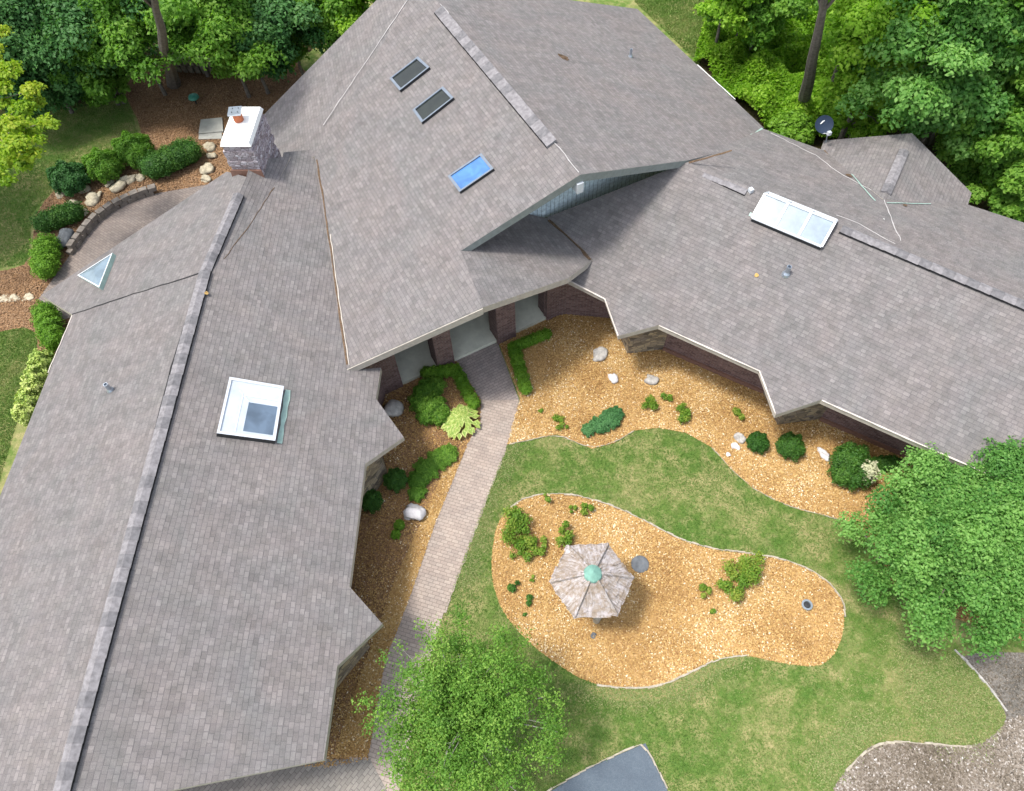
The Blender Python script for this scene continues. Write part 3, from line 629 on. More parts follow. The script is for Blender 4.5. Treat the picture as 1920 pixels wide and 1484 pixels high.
b=MB();b.tube([d0-np.array([0,0,.15]),d0+np.array([-.05,.1,.3]),dc-fdir*.03],[.025]*3,8);b.build('mast',M['steel'],dish)
b=MB();l0=dc-ay*RS*.95;l1=dc-ay*.34+fdir*.3-ax*.16;b.tube([l0,l1],[.015,.015],6);b.box(l1-np.array([0,0,.05]),.12,.12,.12,.3);b.build('feed_arm',M['whitemetal'],dish)
# ------------------------------------------------------------------ ground
def sheet(name,pts,m,z,kind='structure',sm=0,px=True,**t):
    q=[P(x,y,0)[:2] for x,y in pts] if px else [np.array(p,float) for p in pts]
    if sm:q=smoothpoly(q,sm)
    a=sum(q[i][0]*q[(i+1)%len(q)][1]-q[(i+1)%len(q)][0]*q[i][1] for i in range(len(q)))
    if a<0:q=q[::-1]
    b=MB();b.face([(x,y,z) for x,y in q]);o=b.build(name,M[m]);tag(o,kind=kind,**t);return q
sheet('ground',[(-200,-200),(200,-200),(200,200),(-200,200)],'lawn',0,px=False)
p_forR=sheet('forest_floor',[(1330,70),(1322,-60),(1200,-160),(3200,-160),(2600,700),(1930,470),(1800,400),(1450,300),(1380,230),(1300,150)],'soil',.004,sm=1)
p_forL=sheet('forest_floor',[(-500,170),(0,222),(120,205),(235,190),(235,130),(330,112),(560,118),(640,40),(760,-60),(700,-170),(-900,-170)],'soil',.006,sm=1)
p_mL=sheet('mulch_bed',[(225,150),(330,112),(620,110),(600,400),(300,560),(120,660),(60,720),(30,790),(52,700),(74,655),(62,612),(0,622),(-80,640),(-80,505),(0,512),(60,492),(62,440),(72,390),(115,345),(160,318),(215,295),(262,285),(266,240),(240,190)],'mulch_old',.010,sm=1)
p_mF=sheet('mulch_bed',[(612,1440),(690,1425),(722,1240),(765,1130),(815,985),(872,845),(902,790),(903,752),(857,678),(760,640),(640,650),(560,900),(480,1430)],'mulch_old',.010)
p_mR=sheet('mulch_bed',[(950,834),(1000,824),(1045,815),(1075,828),(1110,842),(1150,832),(1190,808),(1235,803),(1285,812),(1335,840),(1370,880),(1410,915),(1450,937),(1500,957),(1560,970),(1602,985),(1632,1015),(1655,1055),(1668,1092),(1690,1100),(1760,1150),(1960,1215),(2100,1100),(1950,760),(1500,560),(1100,470),(1000,560),(934,640),(975,748)],'mulch',.012)
isl=[(922,1040),(930,985),(962,945),(1010,927),(1070,928),(1130,943),(1200,972),(1270,1012),(1340,1033),(1420,1040),(1490,1055),(1550,1088),(1582,1130),(1582,1190),(1560,1235),(1530,1252),(1460,1243),(1395,1228),(1345,1234),(1290,1262),(1240,1287),(1170,1292),(1100,1280),(1040,1243),(985,1200),(942,1148),(922,1090)]
p_is=sheet('island_bed',isl,'mulch',.012,sm=1)
sheet('dry_turf_edge',[(1255,1284),(1292,1262),(1345,1234),(1395,1228),(1400,1240),(1340,1262),(1290,1300),(1200,1318),(1120,1310),(1090,1284),(1170,1292)],'dryedge',.008,sm=1)
p_pa=sheet('walkway',[(902,752),(973,750),(950,835),(900,965),(832,1150),(790,1290),(745,1500),(560,1620),(640,1450),(690,1340),(730,1205),(815,988),(878,832),(900,790)],'path',.016)
sheet('walkway_landing',[(854,676),(933,643),(973,750),(902,752)],'path_dark',.018)
sheet('lower_patio',[(607,1424),(694,1424),(735,1500),(560,1700),(-200,1750),(100,1500)],'path_grey',.020)
p_sp=sheet('side_patio',[(72,562),(132,478),(160,440),(200,402),(250,376),(300,362),(400,345),(430,420),(300,560),(120,600)],'patio',.014)
p_dr=sheet('driveway',[(1020,1492),(1100,1441),(1210,1394),(1256,1492),(1300,1600),(1000,1620)],'slate_blue',.016)
p_gr=sheet('gravel_bed',[(1552,1492),(1590,1440),(1640,1391),(1720,1394),(1830,1402),(1872,1372),(1890,1345),(1960,1340),(1990,1500),(1700,1650)],'gravel',.010,sm=1)
p_as=sheet('asphalt_drive',[(1795,1222),(1835,1264),(1888,1335),(1880,1370),(1860,1420),(1870,1500),(2100,1560),(2150,1260),(1960,1225)],'asphalt',.014,sm=1)
# scattered chips, blades, litter
def scatter(poly,n,excl=()):
    p=np.array([q[:2] for q in poly]);lo,hi=p.min(0),p.max(0);x=rng.uniform(lo[0],hi[0],n*6);y=rng.uniform(lo[1],hi[1],n*6)
    k=inpoly(x,y,poly)
    for e in excl:k&=~inpoly(x,y,e)
    x,y=x[k][:n],y[k][:n]
    return np.stack([x,y],1)
def chips(name,poly,n,size,m,label,excl=(),z=.02,bias=0.,cat='mulch'):
    q=scatter(poly,n,excl);k=len(q);pos=np.column_stack([q,np.full(k,z)+rng.uniform(0,.02,k)])
    nr=np.array([0,0,1.])+rng.normal(size=(k,3))*.38;nr/=np.linalg.norm(nr,axis=1)[:,None]
    patch=.5+.5*np.sin(q[:,0]*1.3+1.4*np.sin(q[:,1]*1.9))*np.cos(q[:,1]*1.1+1+np.sin(q[:,0]*2.7))
    o=fastmesh(name,leaves(pos,nr,size,.5),None,np.clip(rng.beta(2,2.6,k)*.75+patch*.3-.05+bias+.45*(rng.random(k)<.07),0,1),M[m]);return tag(o,label,cat,None,'stuff')
HR=[q for q in rw]+[np.array([20,20.]),np.array([5,20.])]
chips('mulch_chips',p_mR,70000,.06,'chip','fresh orange wood chips of the bed along the right wing',[HR])
chips('mulch_chips',p_is,36000,.06,'chip','fresh orange wood chips of the island bed around the hexagonal shelter')
strip_poly=[P(x,y,0)[:2] for x,y in [(690,1420),(722,1240),(765,1130),(815,985),(872,845),(850,840),(800,960),(740,1090),(680,1260),(625,1420)]]
chips('mulch_chips',strip_poly,14000,.06,'chip','fresh orange chips beside the brick walkway',z=.022,bias=-.1)
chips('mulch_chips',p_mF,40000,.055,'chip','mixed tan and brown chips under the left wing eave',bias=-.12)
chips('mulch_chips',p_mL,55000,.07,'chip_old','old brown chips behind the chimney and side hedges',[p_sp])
chips('gravel_chips',p_as,5000,.05,'chip_grey','loose grit and litter on the asphalt below the large tree',cat='gravel',bias=-.2)
chips('gravel_chips',p_gr,26000,.07,'chip_grey','grey and white litter in the lower right gravel bed',cat='gravel')
def grass(name,poly,n,label,excl,h=.04,bias=0):
    q=scatter(poly,n,excl);k=len(q);b0=np.column_stack([q,np.full(k,.005)]);a=rng.uniform(0,2*pi,k);wv=np.stack([np.cos(a),np.sin(a),0*a],1)*.011
    tip=b0+np.column_stack([rng.normal(0,.03,(k,2)),rng.uniform(.5,1.2,k)*h]);V=np.empty((k,3,3));V[:,0]=b0-wv;V[:,1]=b0+wv;V[:,2]=tip
    x,y=q[:,0],q[:,1];pt=np.sin(x*1.1+1.7*np.sin(y*.8+.5))*np.sin(y*1.3+1.3*np.sin(x*.9))+.5*np.sin(x*3.1+y*2.3)*np.sin(y*4.1-x*1.3)
    f=.36+.24*pt+rng.normal(0,.16,k)+bias*(x>5)+.12*(np.hypot(x-10.,y-1.5)<2.6)
    return tag(fastmesh(name,V.reshape(-1,3),None,f,M['grass'],k=3),label,'grass',None,'stuff')
lawn_poly=[P(x,y,0)[:2] for x,y in [(955,830),(1240,770),(1450,860),(1700,1000),(1740,1180),(1900,1345),(1830,1410),(1640,1395),(1540,1500),(1250,1500),(1210,1390),(1010,1500),(740,1500),(832,1150),(900,965)]]
grass('grass',lawn_poly,90000,'short mown grass of the front lawn around the island bed',[p_mR,p_is,p_pa,p_dr,p_gr,p_as])
def dry(name,pts,n,label):
    q=[P(x,y,0)[:2] for x,y in pts];c=sum(q)/len(q);q=[c+(p-c)*1.12 for p in q];sc=scatter(q,n);sc=sc+rng.normal(0,.16,sc.shape);bad=np.zeros(len(sc),bool)
    for e in (p_is,p_dr,p_pa,p_as,p_mR): bad|=inpoly(sc[:,0],sc[:,1],e)
    sc=sc[~bad];k=len(sc);pos=np.column_stack([sc,np.full(k,.012)+rng.uniform(0,.02,k)]);nr=np.array([0,0,1.])+rng.normal(size=(k,3))*.4;nr/=np.linalg.norm(nr,axis=1)[:,None]
    return tag(fastmesh(name,leaves(pos,nr,.055,.3),None,np.clip(rng.normal(.68,.2,k),0,1),M['grass']),label,'grass',None,'stuff')
dry('dry_grass',[(1690,1140),(1712,1180),(1740,1225),(1790,1232),(1835,1275),(1880,1330),(1850,1400),(1760,1400),(1700,1290)],15000,'straw coloured worn grass beside the asphalt')
dry('dry_grass',[(1090,1284),(1170,1292),(1255,1284),(1345,1234),(1395,1228),(1400,1240),(1340,1262),(1290,1300),(1200,1318),(1120,1310)],7000,'straw coloured worn grass along the front of the island bed')
dry('dry_grass',[(1560,1480),(1620,1390),(1700,1360),(1600,1350),(1520,1420)],6000,'worn grass above the gravel bed')
dry('dry_grass',[(925,960),(950,900),(975,850),(940,850),(880,1000),(850,1090),(890,1090)],6000,'thin worn grass along the walkway')
lawn_l=[P(x,y,0)[:2] for x,y in [(-60,215),(240,185),(270,290),(120,340),(60,400),(55,495),(-60,512)]]
grass('grass',lawn_l,60000,'dark green grass of the side lawn by the clipped shrubs',[p_mL],.05,0)
lawn_l2=[P(x,y,0)[:2] for x,y in [(-60,635),(60,608),(80,660),(30,800),(-60,1100)]]
grass('grass',lawn_l2,30000,'strip of lawn outside the left wing',[p_mL],.05,0)
lawn_t=[P(x,y,0)[:2] for x,y in [(1190,5),(1180,-60),(1330,-60),(1345,70),(1310,120)]]
grass('grass',lawn_t,30000,'patch of lawn at the far corner of the main roof',[],.09,.1)
# edging: short stones set end to end
def edging(name,pts,label,w=.09,h=.07,m='edging',step=.19,skip=.0,px=True):
    q=[P(x,y,0)[:2] for x,y in pts] if px else pts
    q=smoothpoly(q,2,False);b=MB();acc=0;prev=q[0]
    line=[q[0]]
    for p in q[1:]:
        while np.linalg.norm(p-line[-1])>step: line.append(line[-1]+(p-line[-1])/np.linalg.norm(p-line[-1])*step)
    for a,c in zip(line[:-1],line[1:]):
        d=(c-a);an=math.atan2(d[1],d[0]);m_=(a+c)/2;b.box((m_[0]+random.uniform(-.012,.012),m_[1]+random.uniform(-.012,.012),-.02),step*random.uniform(1.0,1.1),w*random.uniform(.3,1.0),h*random.uniform(.8,1.2)+.02,an+random.uniform(-.09,.09))
    return tag(b.build(name,M[m]),label,'edging')
edging('bed_edging',[(958,952),(972,940),(1010,926),(1070,927),(1130,942),(1200,971),(1270,1011),(1340,1032),(1420,1039),(1490,1054),(1550,1086),(1582,1128),(1585,1165)],'pale stone edging curving along the back of the island bed',.055,.05,skip=.22)
edging('bed_edging',[(1400,1230),(1345,1235),(1290,1263),(1240,1288),(1170,1293),(1110,1283)],'low stone edging along the front of the island bed',.06,.05,'edging',skip=.3)
edging('bed_edging',[(955,834),(1000,824),(1045,815),(1075,828),(1110,842),(1150,832),(1190,808)],'buff edging between upper lawn and orange mulch',.035,.035,skip=.35)
edging('bed_edging',[(1335,840),(1370,880),(1410,915),(1450,937),(1500,957),(1560,970),(1602,985),(1632,1015),(1655,1055)],'buff edging between lawn and the bed under the large shrub tree',.03,.03,skip=.4)
edging('gravel_edging',[(1585,1445),(1640,1390),(1720,1393),(1830,1402)],'cream edging at the top of the lower right gravel bed',.06,.05,skip=.1)
edging('driveway_edging',[(1010,1494),(1100,1440),(1208,1392),(1212,1396),(1256,1492)],'tan edging round the corner of the blue grey driveway',.05,.05,skip=.1)
edging('asphalt_edging',[(1790,1220),(1835,1264),(1888,1335)],'grey edging beside the asphalt under the shrub tree',.06,.05,'rock',skip=.2)
edging('walkway_border',[(974,752),(951,835),(901,965),(833,1150)],'flush soldier course along the right side of the brick walkway',.1,.022,'path',.21)
edging('walkway_border',[(899,800),(878,832),(815,988),(730,1205),(690,1340)],'flush soldier course along the left side of the brick walkway',.1,.022,'path',.21)
# ------------------------------------------------------------------ rocks
def rock(x,y,r,label,m='rock',name='boulder',flat=.65,cat='rock',el=1.25,rot=None,group=None,z=0.):
    c=P(x,y,z+r*flat*.4);rot=random.uniform(0,pi) if rot is None else rot
    import bmesh
    bm=bmesh.new();bmesh.ops.create_icosphere(bm,subdivisions=3,radius=1)
    sd=[rng.normal(size=3) for _ in range(7)];
    for v in bm.verts:
        p=np.array(v.co);k=1.
        for s_ in sd:
            s2=s_/np.linalg.norm(s_);dd=p@s2
            if dd>.62:k*=.62/dd if dd>.8 else 1-(dd-.62)*.35
        p=p*k*(1+.05*sin(9*p[0]+4*p[1])+.04*cos(11*p[2]+3*p[0]));xx,yy=p[0]*el*r,p[1]*r
        v.co=(xx*cos(rot)-yy*sin(rot),xx*sin(rot)+yy*cos(rot),p[2]*r*flat)
    me=bpy.data.meshes.new(name);bm.to_mesh(me);bm.free();me.polygons.foreach_set('use_smooth',[True]*len(me.polygons));me.materials.append(M[m])
    o=bpy.data.objects.new(name,me);o.location=(c[0],c[1],z+r*flat*.45);COL.objects.link(o);return tag(o,label,cat,group)
rock(1123,665,.26,'largest grey boulder on orange mulch near the porch hedge','rock',flat=.7)
rock(1148,709,.19,'whitish oblong rock below the largest boulder on the mulch','rock_white')
rock(1220,711,.22,'grey rock in the mulch facing the brick wall','rock')
rock(773,962,.34,'big whitish boulder between walkway and left wing','rock_white',flat=.8)
rock(732,772,.36,'grey boulder half hidden under the left wing roof tooth','rock',flat=.8)
rock(1386,822,.17,'grey stone left of the two round boxwoods','rock',flat=.8)
rock(1380,838,.13,'white stone below the grey one, left of the boxwoods','rock_white',flat=.8)
rock(1365,853,.08,'small white stone at the lawn edge left of the boxwoods','rock_white')
rock(1545,853,.15,'narrow white rock between the round boxwood and the dark shrub','rock_white',el=2.1,rot=-.9)
rock(118,451,.42,'dark round boulder beside the curved retaining wall','rock_dark',flat=.85)
for x,y,r,l in ((240,337,.28,'tan rock, rightmost of the rocks below the round shrubs'),(262,334,.2,'pale rock at the end of the long hedge'),(222,350,.3,'flat tan rock below the middle round shrub'),(205,345,.18,'small tan rock next to the middle round shrub'),(172,375,.3,'pale rock just above the curved wall'),(184,368,.2,'small pale rock touching another above the curved wall'),(158,356,.25,'tan rock below the dark round shrub'),(136,382,.24,'pale rock above the slanted hedge'),(113,367,.18,'half buried tan rock left of the pale rocks'),(156,400,.2,'tan rock at the tip of the slanted hedge'),(388,318,.3,'tan rock close to the roof left of the chimney'),(385,337,.22,'yellowish rock at the roof edge left of chimney'),(392,276,.27,'pale rock beside the grey slab path'),(398,292,.2,'small pale rock between slab and chimney')):
    rock(x,y,r,l,'rock_tan',name='garden_rock')
for i,(x,y,l) in enumerate([(8,561,'pale stepping stone at the left picture edge'),(27,560,'middle pale stepping stone in the side mulch'),(52,558,'pale stepping stone nearest the roof corner'),(-18,562,'pale stepping stone furthest out on the mulch')]):
    rock(x,y,.24,l,'rock_tan',name='stepping_stone',flat=.16,el=1.1,cat='stepping stone',group='stepping stones across the side mulch')
q=P(1200,1058,.03);b=MB();b.lathe((q[0],q[1],-.01),[(.25,0),(.26,.04),(.235,.06),(.08,.07),(0,.065)],20);tag(b.build('round_stone',M['rock_dark']),'round dark slate disc right of the hexagonal shelter','stone')
rock(1113,1192,.08,'small dark stone in the mulch below the hexagonal shelter','rock_dark')
# curved retaining wall, upright stone wall, slab
def stonewall(name,pts,label,h,w,m,step=.5,courses=2,upright=False):
    q=smoothpoly([P(x,y,0)[:2] for x,y in pts],2,False);line=[q[0]]
    for p in q[1:]:
        while np.linalg.norm(p-line[-1])>step: line.append(line[-1]+(p-line[-1])/np.linalg.norm(p-line[-1])*step)
    b=MB()
    for c in range(courses):
        for a,e in zip(line[:-1],line[1:]):
            d=e-a;an=math.atan2(d[1],d[0]);m_=(a+e)/2+d*(.5*(c%2))
            b.box((m_[0],m_[1],c*h/courses+(.003*c)),step*random.uniform(.82,.97) if not upright else step*.7,w*random.uniform(.85,1.1),h/courses*random.uniform(.9,1.),an+random.uniform(-.05,.05))
    return tag(b.build(name,M[m]),label,'wall')
M['wallst']=simple('grey_wall_stone',(.20,.175,.15),.9,0,.35,5)
M['wallst2']=simple('warm_wall_stone',(.22,.19,.14),.9,0,.5,5)
stonewall('retaining_wall',[(132,480),(152,452),(182,415),(215,392),(252,374),(292,362)],'curved dry stone retaining wall round the side patio',.36,.24,'wallst',.36,2)
stonewall('stone_wall',[(322,132),(370,134),(430,136),(484,140)],'low wall of upright stones at the edge of the woods',.75,.35,'wallst2',.3,2,True)
b=MB();
q=[P(x,y,0) for x,y in ((378,228),(418,224),(420,250),(374,254))];b.prism([(p[0],p[1],.10) for p in q][::-1],[(p[0],p[1],-.05) for p in q][::-1]);q=[P(x,y,0) for x,y in ((374,250),(416,247),(417,262),(373,263))]
b.prism([(p[0],p[1],.05) for p in q][::-1],[(p[0],p[1],-.05) for p in q][::-1]);tag(b.build('stone_step',M['concrete2']),'grey slab steps in the mulch behind the chimney','step')
bb=empty('garden_lamp',tuple(P(369,196,0)),'small green mushroom garden lamp on the mulch behind the chimney','garden lamp')
q=P(369,196,0);b=MB();b.lathe(q,[(.03,0),(.03,.35),(.02,.4)],8);b.build('stem',M['dark'],bb);b=MB();b.lathe(q+np.array([0,0,.34]),[(.24,0),(.2,.09),(.1,.15),(.0,.17)],16);M['greenlamp']=simple('green_enamel',(.05,.22,.16),.4);b.build('lamp_shade',M['greenlamp'],bb)
# ------------------------------------------------------------------ gazebo
gh=1.85;gpx=[(1030,1078),(1067,1016),(1152,1014),(1190,1083),(1153,1158),(1070,1156)]
gz=[P(x,y,gh) for x,y in gpx];gc=sum(gz)/6;ga_=P(1112,1074,gh+.62);gc=np.array([ga_[0],ga_[1],gh])
gaz=empty('garden_shelter',(gc[0],gc[1],0),'hexagonal garden shelter with weathered streaky roof and green copper cap','garden shelter')
b=MB()
rg=1.06;th0=math.atan2(*(gz[3]-gc)[[1,0]])
hexo=[gc+np.array([rg*cos(th0+k*pi/3),rg*sin(th0+k*pi/3),0]) for k in range(6)]
for k in range(6):
    p,q=hexo[k],hexo[(k+1)%6];n_=9
    for i in range(n_):      # rows of overlapping weathered boards, slightly uneven
        f0,f1=i/n_,(i+1)/n_;lift=.022
        for j in range(7):
            g0,g1=j/7,(j+1)/7;jt=random.uniform(-.012,.014)
            def pt(f,g,l): 
                base=p*(1-g)+q*g;r=base*(1-f)+ga_*f;return r+np.array([0,0,l])
            a,b2,c2,d2=pt(f0-.07*random.random(),g0,lift+jt*1.6),pt(f0-.07*random.random(),g1,lift+jt*1.6),pt(f1,g1,0),pt(f1,g0,0)
            mid=((p+q)/2);e=(q-p)/np.linalg.norm(q-p)
            uv=[(float((t-p)@e)+k*2.3,float(np.linalg.norm(t-ga_))) for t in (a,b2,c2,d2)]
            b.face([a,b2,c2,d2],0,uv)
    b.face([p-np.array([0,0,.09]),q-np.array([0,0,.09]),q+np.array([0,0,.03]),p+np.array([0,0,.03])],0);
b.face([t-np.array([0,0,.02]) for t in hexo[::-1]],0)
gr=b.build('roof',M['cedar'],gaz)
b=MB()
for k in range(6): b.tube([hexo[k]+np.array([0,0,.045]),(hexo[k]*.5+ga_*.5)+np.array([0,0,.05]),ga_+np.array([0,0,.03])],[.045,.04,.035],6)
b.build('hip_cap',M['cedar'],gr)
b=MB();b.lathe(ga_-np.array([0,0,.1]),[(.24,.0),(.22,.05),(.12,.13),(.03,.2),(0,.22)],12);b.build('copper_cap',M['patina'],gaz)
b=MB();b.lathe((gc[0],gc[1],0),[(.16,0),(.16,.12),(.09,.16),(.085,gh+.35)],12);b.build('post',M['post'],gaz)
for k in range(6):
    p=gc+(hexo[k]-gc)*.75;b=MB();b.tube([(gc[0],gc[1],gh-.55),(p[0],p[1],gh+.08)],[.035,.03],6);b.build('brace',M['post'],gaz)
b=MB();b.lathe((gc[0],gc[1],0),[(.1,.70),(.42,.72),(.42,.78),(0,.79)],6);b.build('round_shelf',M['post'],gaz)
q=P(1118,1164,0);b=MB();b.lathe((q[0],q[1],0),[(.10,0),(.10,.45),(.12,.46),(.12,.5),(.0,.52)],12);tag(b.build('path_light',M['edging']),'small pale post light just below the hexagonal shelter','garden lamp')
q=P(1510,1137,0);pot=empty('garden_urn',tuple(q),'grey ring shaped planter with dark centre at the end of the island bed','planter')
b=MB();b.lathe(q,[(.10,0),(.14,.12),(.15,.16),(.10,.16),(.09,.10)],18);b.build('bowl',M['steel'],pot);b=MB();b.lathe(q+np.array([0,0,.13]),[(.095,0),(0,.01)],14);b.build('soil',M['dark'],pot)
# ------------------------------------------------------------------ shrubs
def core(cl,f=.82,m='lf_box'):
    b=MB()
    for (x,y,z,rx,rz) in cl:
        pr=[(rx*f*cos(t),z+rz*f*sin(t)) for t in np.linspace(-.9,pi/2,8)];b.lathe((x,y,0),[(max(r,0.001),zz) for r,zz in pr],12)
    return b
def shrub(name,cl,label,m,n,size,cat='shrub',group=None,shell=.25,up=.5,solid=True):
    cl=[list(c) for c in cl];V,var=clumps_foliage(cl,n,size,up,shell);V[:,2]=np.maximum(V[:,2],.01)
    base=np.mean([c[:2] for c in cl],0)
    if solid:
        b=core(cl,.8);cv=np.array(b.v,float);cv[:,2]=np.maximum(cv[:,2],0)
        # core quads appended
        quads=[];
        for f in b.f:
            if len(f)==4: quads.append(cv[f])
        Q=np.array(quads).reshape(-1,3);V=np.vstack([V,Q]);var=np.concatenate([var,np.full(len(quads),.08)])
    V=V-np.array([base[0],base[1],0]);o=fastmesh(name,V,None,var,M[m]);o.location=(base[0],base[1],0);return tag(o,label,cat,group)
def blob(x,y,rpx,h=None,z=0,sq=1.):
    r=rpx*ptm(x,y);h=h or r*1.1;c=P(x,y,h*.5);return (c[0],c[1],h*.45,r,h*.58*sq)
def line_blobs(p0,p1,wpx,h,n):
    o=[]
    for i in range(n):
        f=i/(n-1);x,y=p0[0]*(1-f)+p1[0]*f,p0[1]*(1-f)+p1[1]*f;o.append(blob(x,y,wpx,h))
    return o
# clipped hedges and round shrubs on the upper left
shrub('round_shrub',[blob(250,283,28,1.2)],'large round shrub nearest the long clipped hedge','lf_mid',9000,.09)
shrub('round_shrub',[blob(193,312,27,1.1)],'middle round shrub of the three on the side lawn','lf_mid',9000,.09)
shrub('round_shrub',[blob(128,336,27,1.1)],'dark round shrub, leftmost of the three on the side lawn','lf_dark',9000,.09)
shrub('clipped_hedge',line_blobs((288,312),(352,284),24,.95,6),'long clipped dark hedge left of the chimney','lf_box',14000,.06,'hedge')
shrub('clipped_hedge',line_blobs((82,418),(138,398),17,.8,5),'slanted clipped hedge above the dark boulder','lf_box',10000,.06,'hedge')
shrub('clipped_hedge',line_blobs((87,462),(84,502),20,.85,5),'short upright clipped hedge left of the side patio','lf_boxb',10000,.06,'hedge')
shrub('clipped_hedge',line_blobs((86,588),(100,638),20,.85,5),'clipped hedge below the stepping stones by the left eave','lf_boxb',10000,.06,'hedge')
shrub('variegated_shrub',line_blobs((82,680),(52,775),17,.9,6),'pale variegated shrub row along the left eave','lf_hosta',9000,.11,'shrub')
# by the porch
shrub('low_hedge',line_blobs((962,652),(1024,627),11,.42,7)+line_blobs((966,662),(985,728),13,.42,7),'bright low hedge bent in an L right of the walkway','lf_boxb',16000,.045,'hedge')
shrub('low_hedge',line_blobs((800,700),(852,694),13,.42,5)+line_blobs((858,702),(888,757),13,.42,6),'low hedge curving beside the walkway landing','lf_boxb',15000,.045,'hedge')
shrub('spreading_yew',[blob(800,735,26,.6),blob(812,762,27,.65),blob(790,755,24,.6),blob(825,780,20,.5),blob(815,725,20,.5),blob(800,780,18,.5)],'dense green spreading yew between porch and hosta','lf_mid',16000,.06)
shrub('juniper_mat',[blob(838,852,20,.3),blob(820,862,22,.34),blob(800,880,24,.34),blob(785,900,20,.3),blob(782,925,17,.25)],'curved mat of bright ground cover along the upper walkway','lf_mid',15000,.05,up=.9)
shrub('boxwood_ball',[blob(740,900,21,.62)],'dark boxwood ball left of the bright ground cover','lf_box',6000,.045,group='round clipped boxwoods')
shrub('boxwood_ball',[blob(695,940,20,.6)],'dark boxwood ball tucked under the left wing eave','lf_box',6000,.045,group='round clipped boxwoods')
shrub('grassy_plant',[blob(748,985,9,.3),blob(742,1002,8,.25)],'narrow green plant below the big whitish boulder','lf_boxb',1500,.08,'plant')
shrub('boxwood_ball',[blob(1420,830,19,.55)],'smaller boxwood ball by the right wing','lf_box',6500,.045,group='round clipped boxwoods')
shrub('boxwood_ball',[blob(1481,837,24,.65)],'larger boxwood ball by the right wing','lf_box',8000,.045,group='round clipped boxwoods')
shrub('dark_shrub',[blob(1595,868,33,1.1),blob(1604,890,24,.9),blob(1580,890,20,.8)],'tall dark green shrub beside the large leafy tree','lf_box',15000,.06)
shrub('flowering_shrub',[blob(1622,888,18,1.1)],'cream flower clusters between dark shrub and large tree','lf_flower',900,.09,solid=False)
shrub('low_shrub',line_blobs((1640,872),(1672,868),13,.5,4),'low dark shrub against the right wing brick','lf_box',5000,.05)
shrub('juniper_mat',[blob(1143,785,20,.35),blob(1155,775,14,.3),blob(1125,797,18,.3),bl if False else blob(1104,806,13,.25)],'blue green juniper mat on orange mulch','lf_jun',11000,.05,up=.9)
def hosta(cx,cy,rpx,label,n=60,m='lf_hosta'):
    c=P(cx,cy,.1);r=rpx*ptm(cx,cy);V=[];var=[]
    for i in range(n):
        a=rng.uniform(0,2*pi);rr_=r*rng.uniform(.0,.95);dirv=np.array([cos(a),sin(a),0]);root=np.array([c[0],c[1],.08])+dirv*rr_*.5
        Lf=.21*rng.uniform(.8,1.25);top=root+dirv*rr_*.5+np.array([0,0,.42-.3*rr_/r]);s=np.array([-sin(a),cos(a),0])*.085*rng.uniform(.8,1.2)
        e=top+dirv*Lf*.7-np.array([0,0,.09]);b0=top-dirv*Lf*.35;mid=(b0+e)/2+np.array([0,0,.03])
        for sg in (1,-1):
            V+=[b0,mid+s*sg*1.0+np.array([0,0,.02]),e,mid];var.append(rng.uniform(.4,1))
            V+=[b0,mid+s*sg*.45+np.array([0,0,.028]),e*.92+b0*.08+np.array([0,0,.01]),mid+np.array([0,0,.014])];var.append(rng.uniform(0,.4))
    V=np.array(V)-np.array([c[0],c[1],0]);o=fastmesh('hosta',V,None,np.array(var),M[m]);o.location=(c[0],c[1],0);return tag(o,label,'plant')
hosta(864,793,33,'chartreuse hosta with broad leaves at the walkway bend',150)
def tuft(x,y,rpx,h,n,label,m='lf_per',name='perennial_clump',wd=.014):
    c=P(x,y,h*.4);r=rpx*1.2*ptm(x,y);cl=[]
    for i in range(max(3,int(rpx/2.4))):
        a=random.uniform(0,2*pi);q=r*math.sqrt(random.random())*.8;cl.append((c[0]+q*cos(a),c[1]+q*sin(a),h*random.uniform(.3,.6),r*random.uniform(.22,.5),h*random.uniform(.3,.5)))
    return shrub(name,cl,label,m,int(n*2.4),.06,'plant',solid=False,shell=.95,up=.7)
for a in [(965,985,30,.7,1500,'large bushy perennial at the upper left of the island bed'),(978,1030,24,.4,900,'loose yellowish perennial below the large bushy one'),(1010,1022,16,.35,500,'small perennial right of the loose yellowish one'),
 (1060,1003,18,.5,700,'perennial touching the top left of the hexagonal roof'),(1023,938,9,.35,250,'thin tuft at the top edge of the island bed'),(1098,952,13,.35,350,'faded tuft right of the thin one at the top edge'),(1072,957,8,.25,160,'tiny faded tuft at the top of the island bed'),
 (1398,1068,30,.75,1700,'tall perennial at the back edge of the island bed'),(1375,1100,24,.6,1100,'bushy perennial just below the tall one'),(1316,1108,13,.3,350,'small tuft left of the bushy perennial'),(1332,1145,8,.2,120,'tiny sprout in the middle of the island bed'),
 (1215,757,15,.35,600,'bright tuft right of the juniper mat'),(1250,746,10,.3,260,'small dull tuft beside the bright one'),(1276,776,17,.4,800,'roundest bright tuft above the lawn curve'),(1380,780,13,.35,350,'brownish tuft near the second roof tooth'),(1054,794,16,.2,350,'flat weedy clump left of the juniper mat'),(1014,771,6,.15,90,'tiny weed between walkway and flat clump'),
 (962,1100,12,.25,420,'small dark plant, upper of two left of the hexagonal shelter'),(992,1127,10,.22,320,'small dark plant, lower of two left of the hexagonal shelter'),(1000,1084,6,.15,80,'faint sprout left of the hexagonal roof'),(985,1153,5,.12,60,'tiny sprout below the two dark plants')]:
    tuft(*a,m='lf_box' if 'dark plant' in a[5] else 'lf_per')
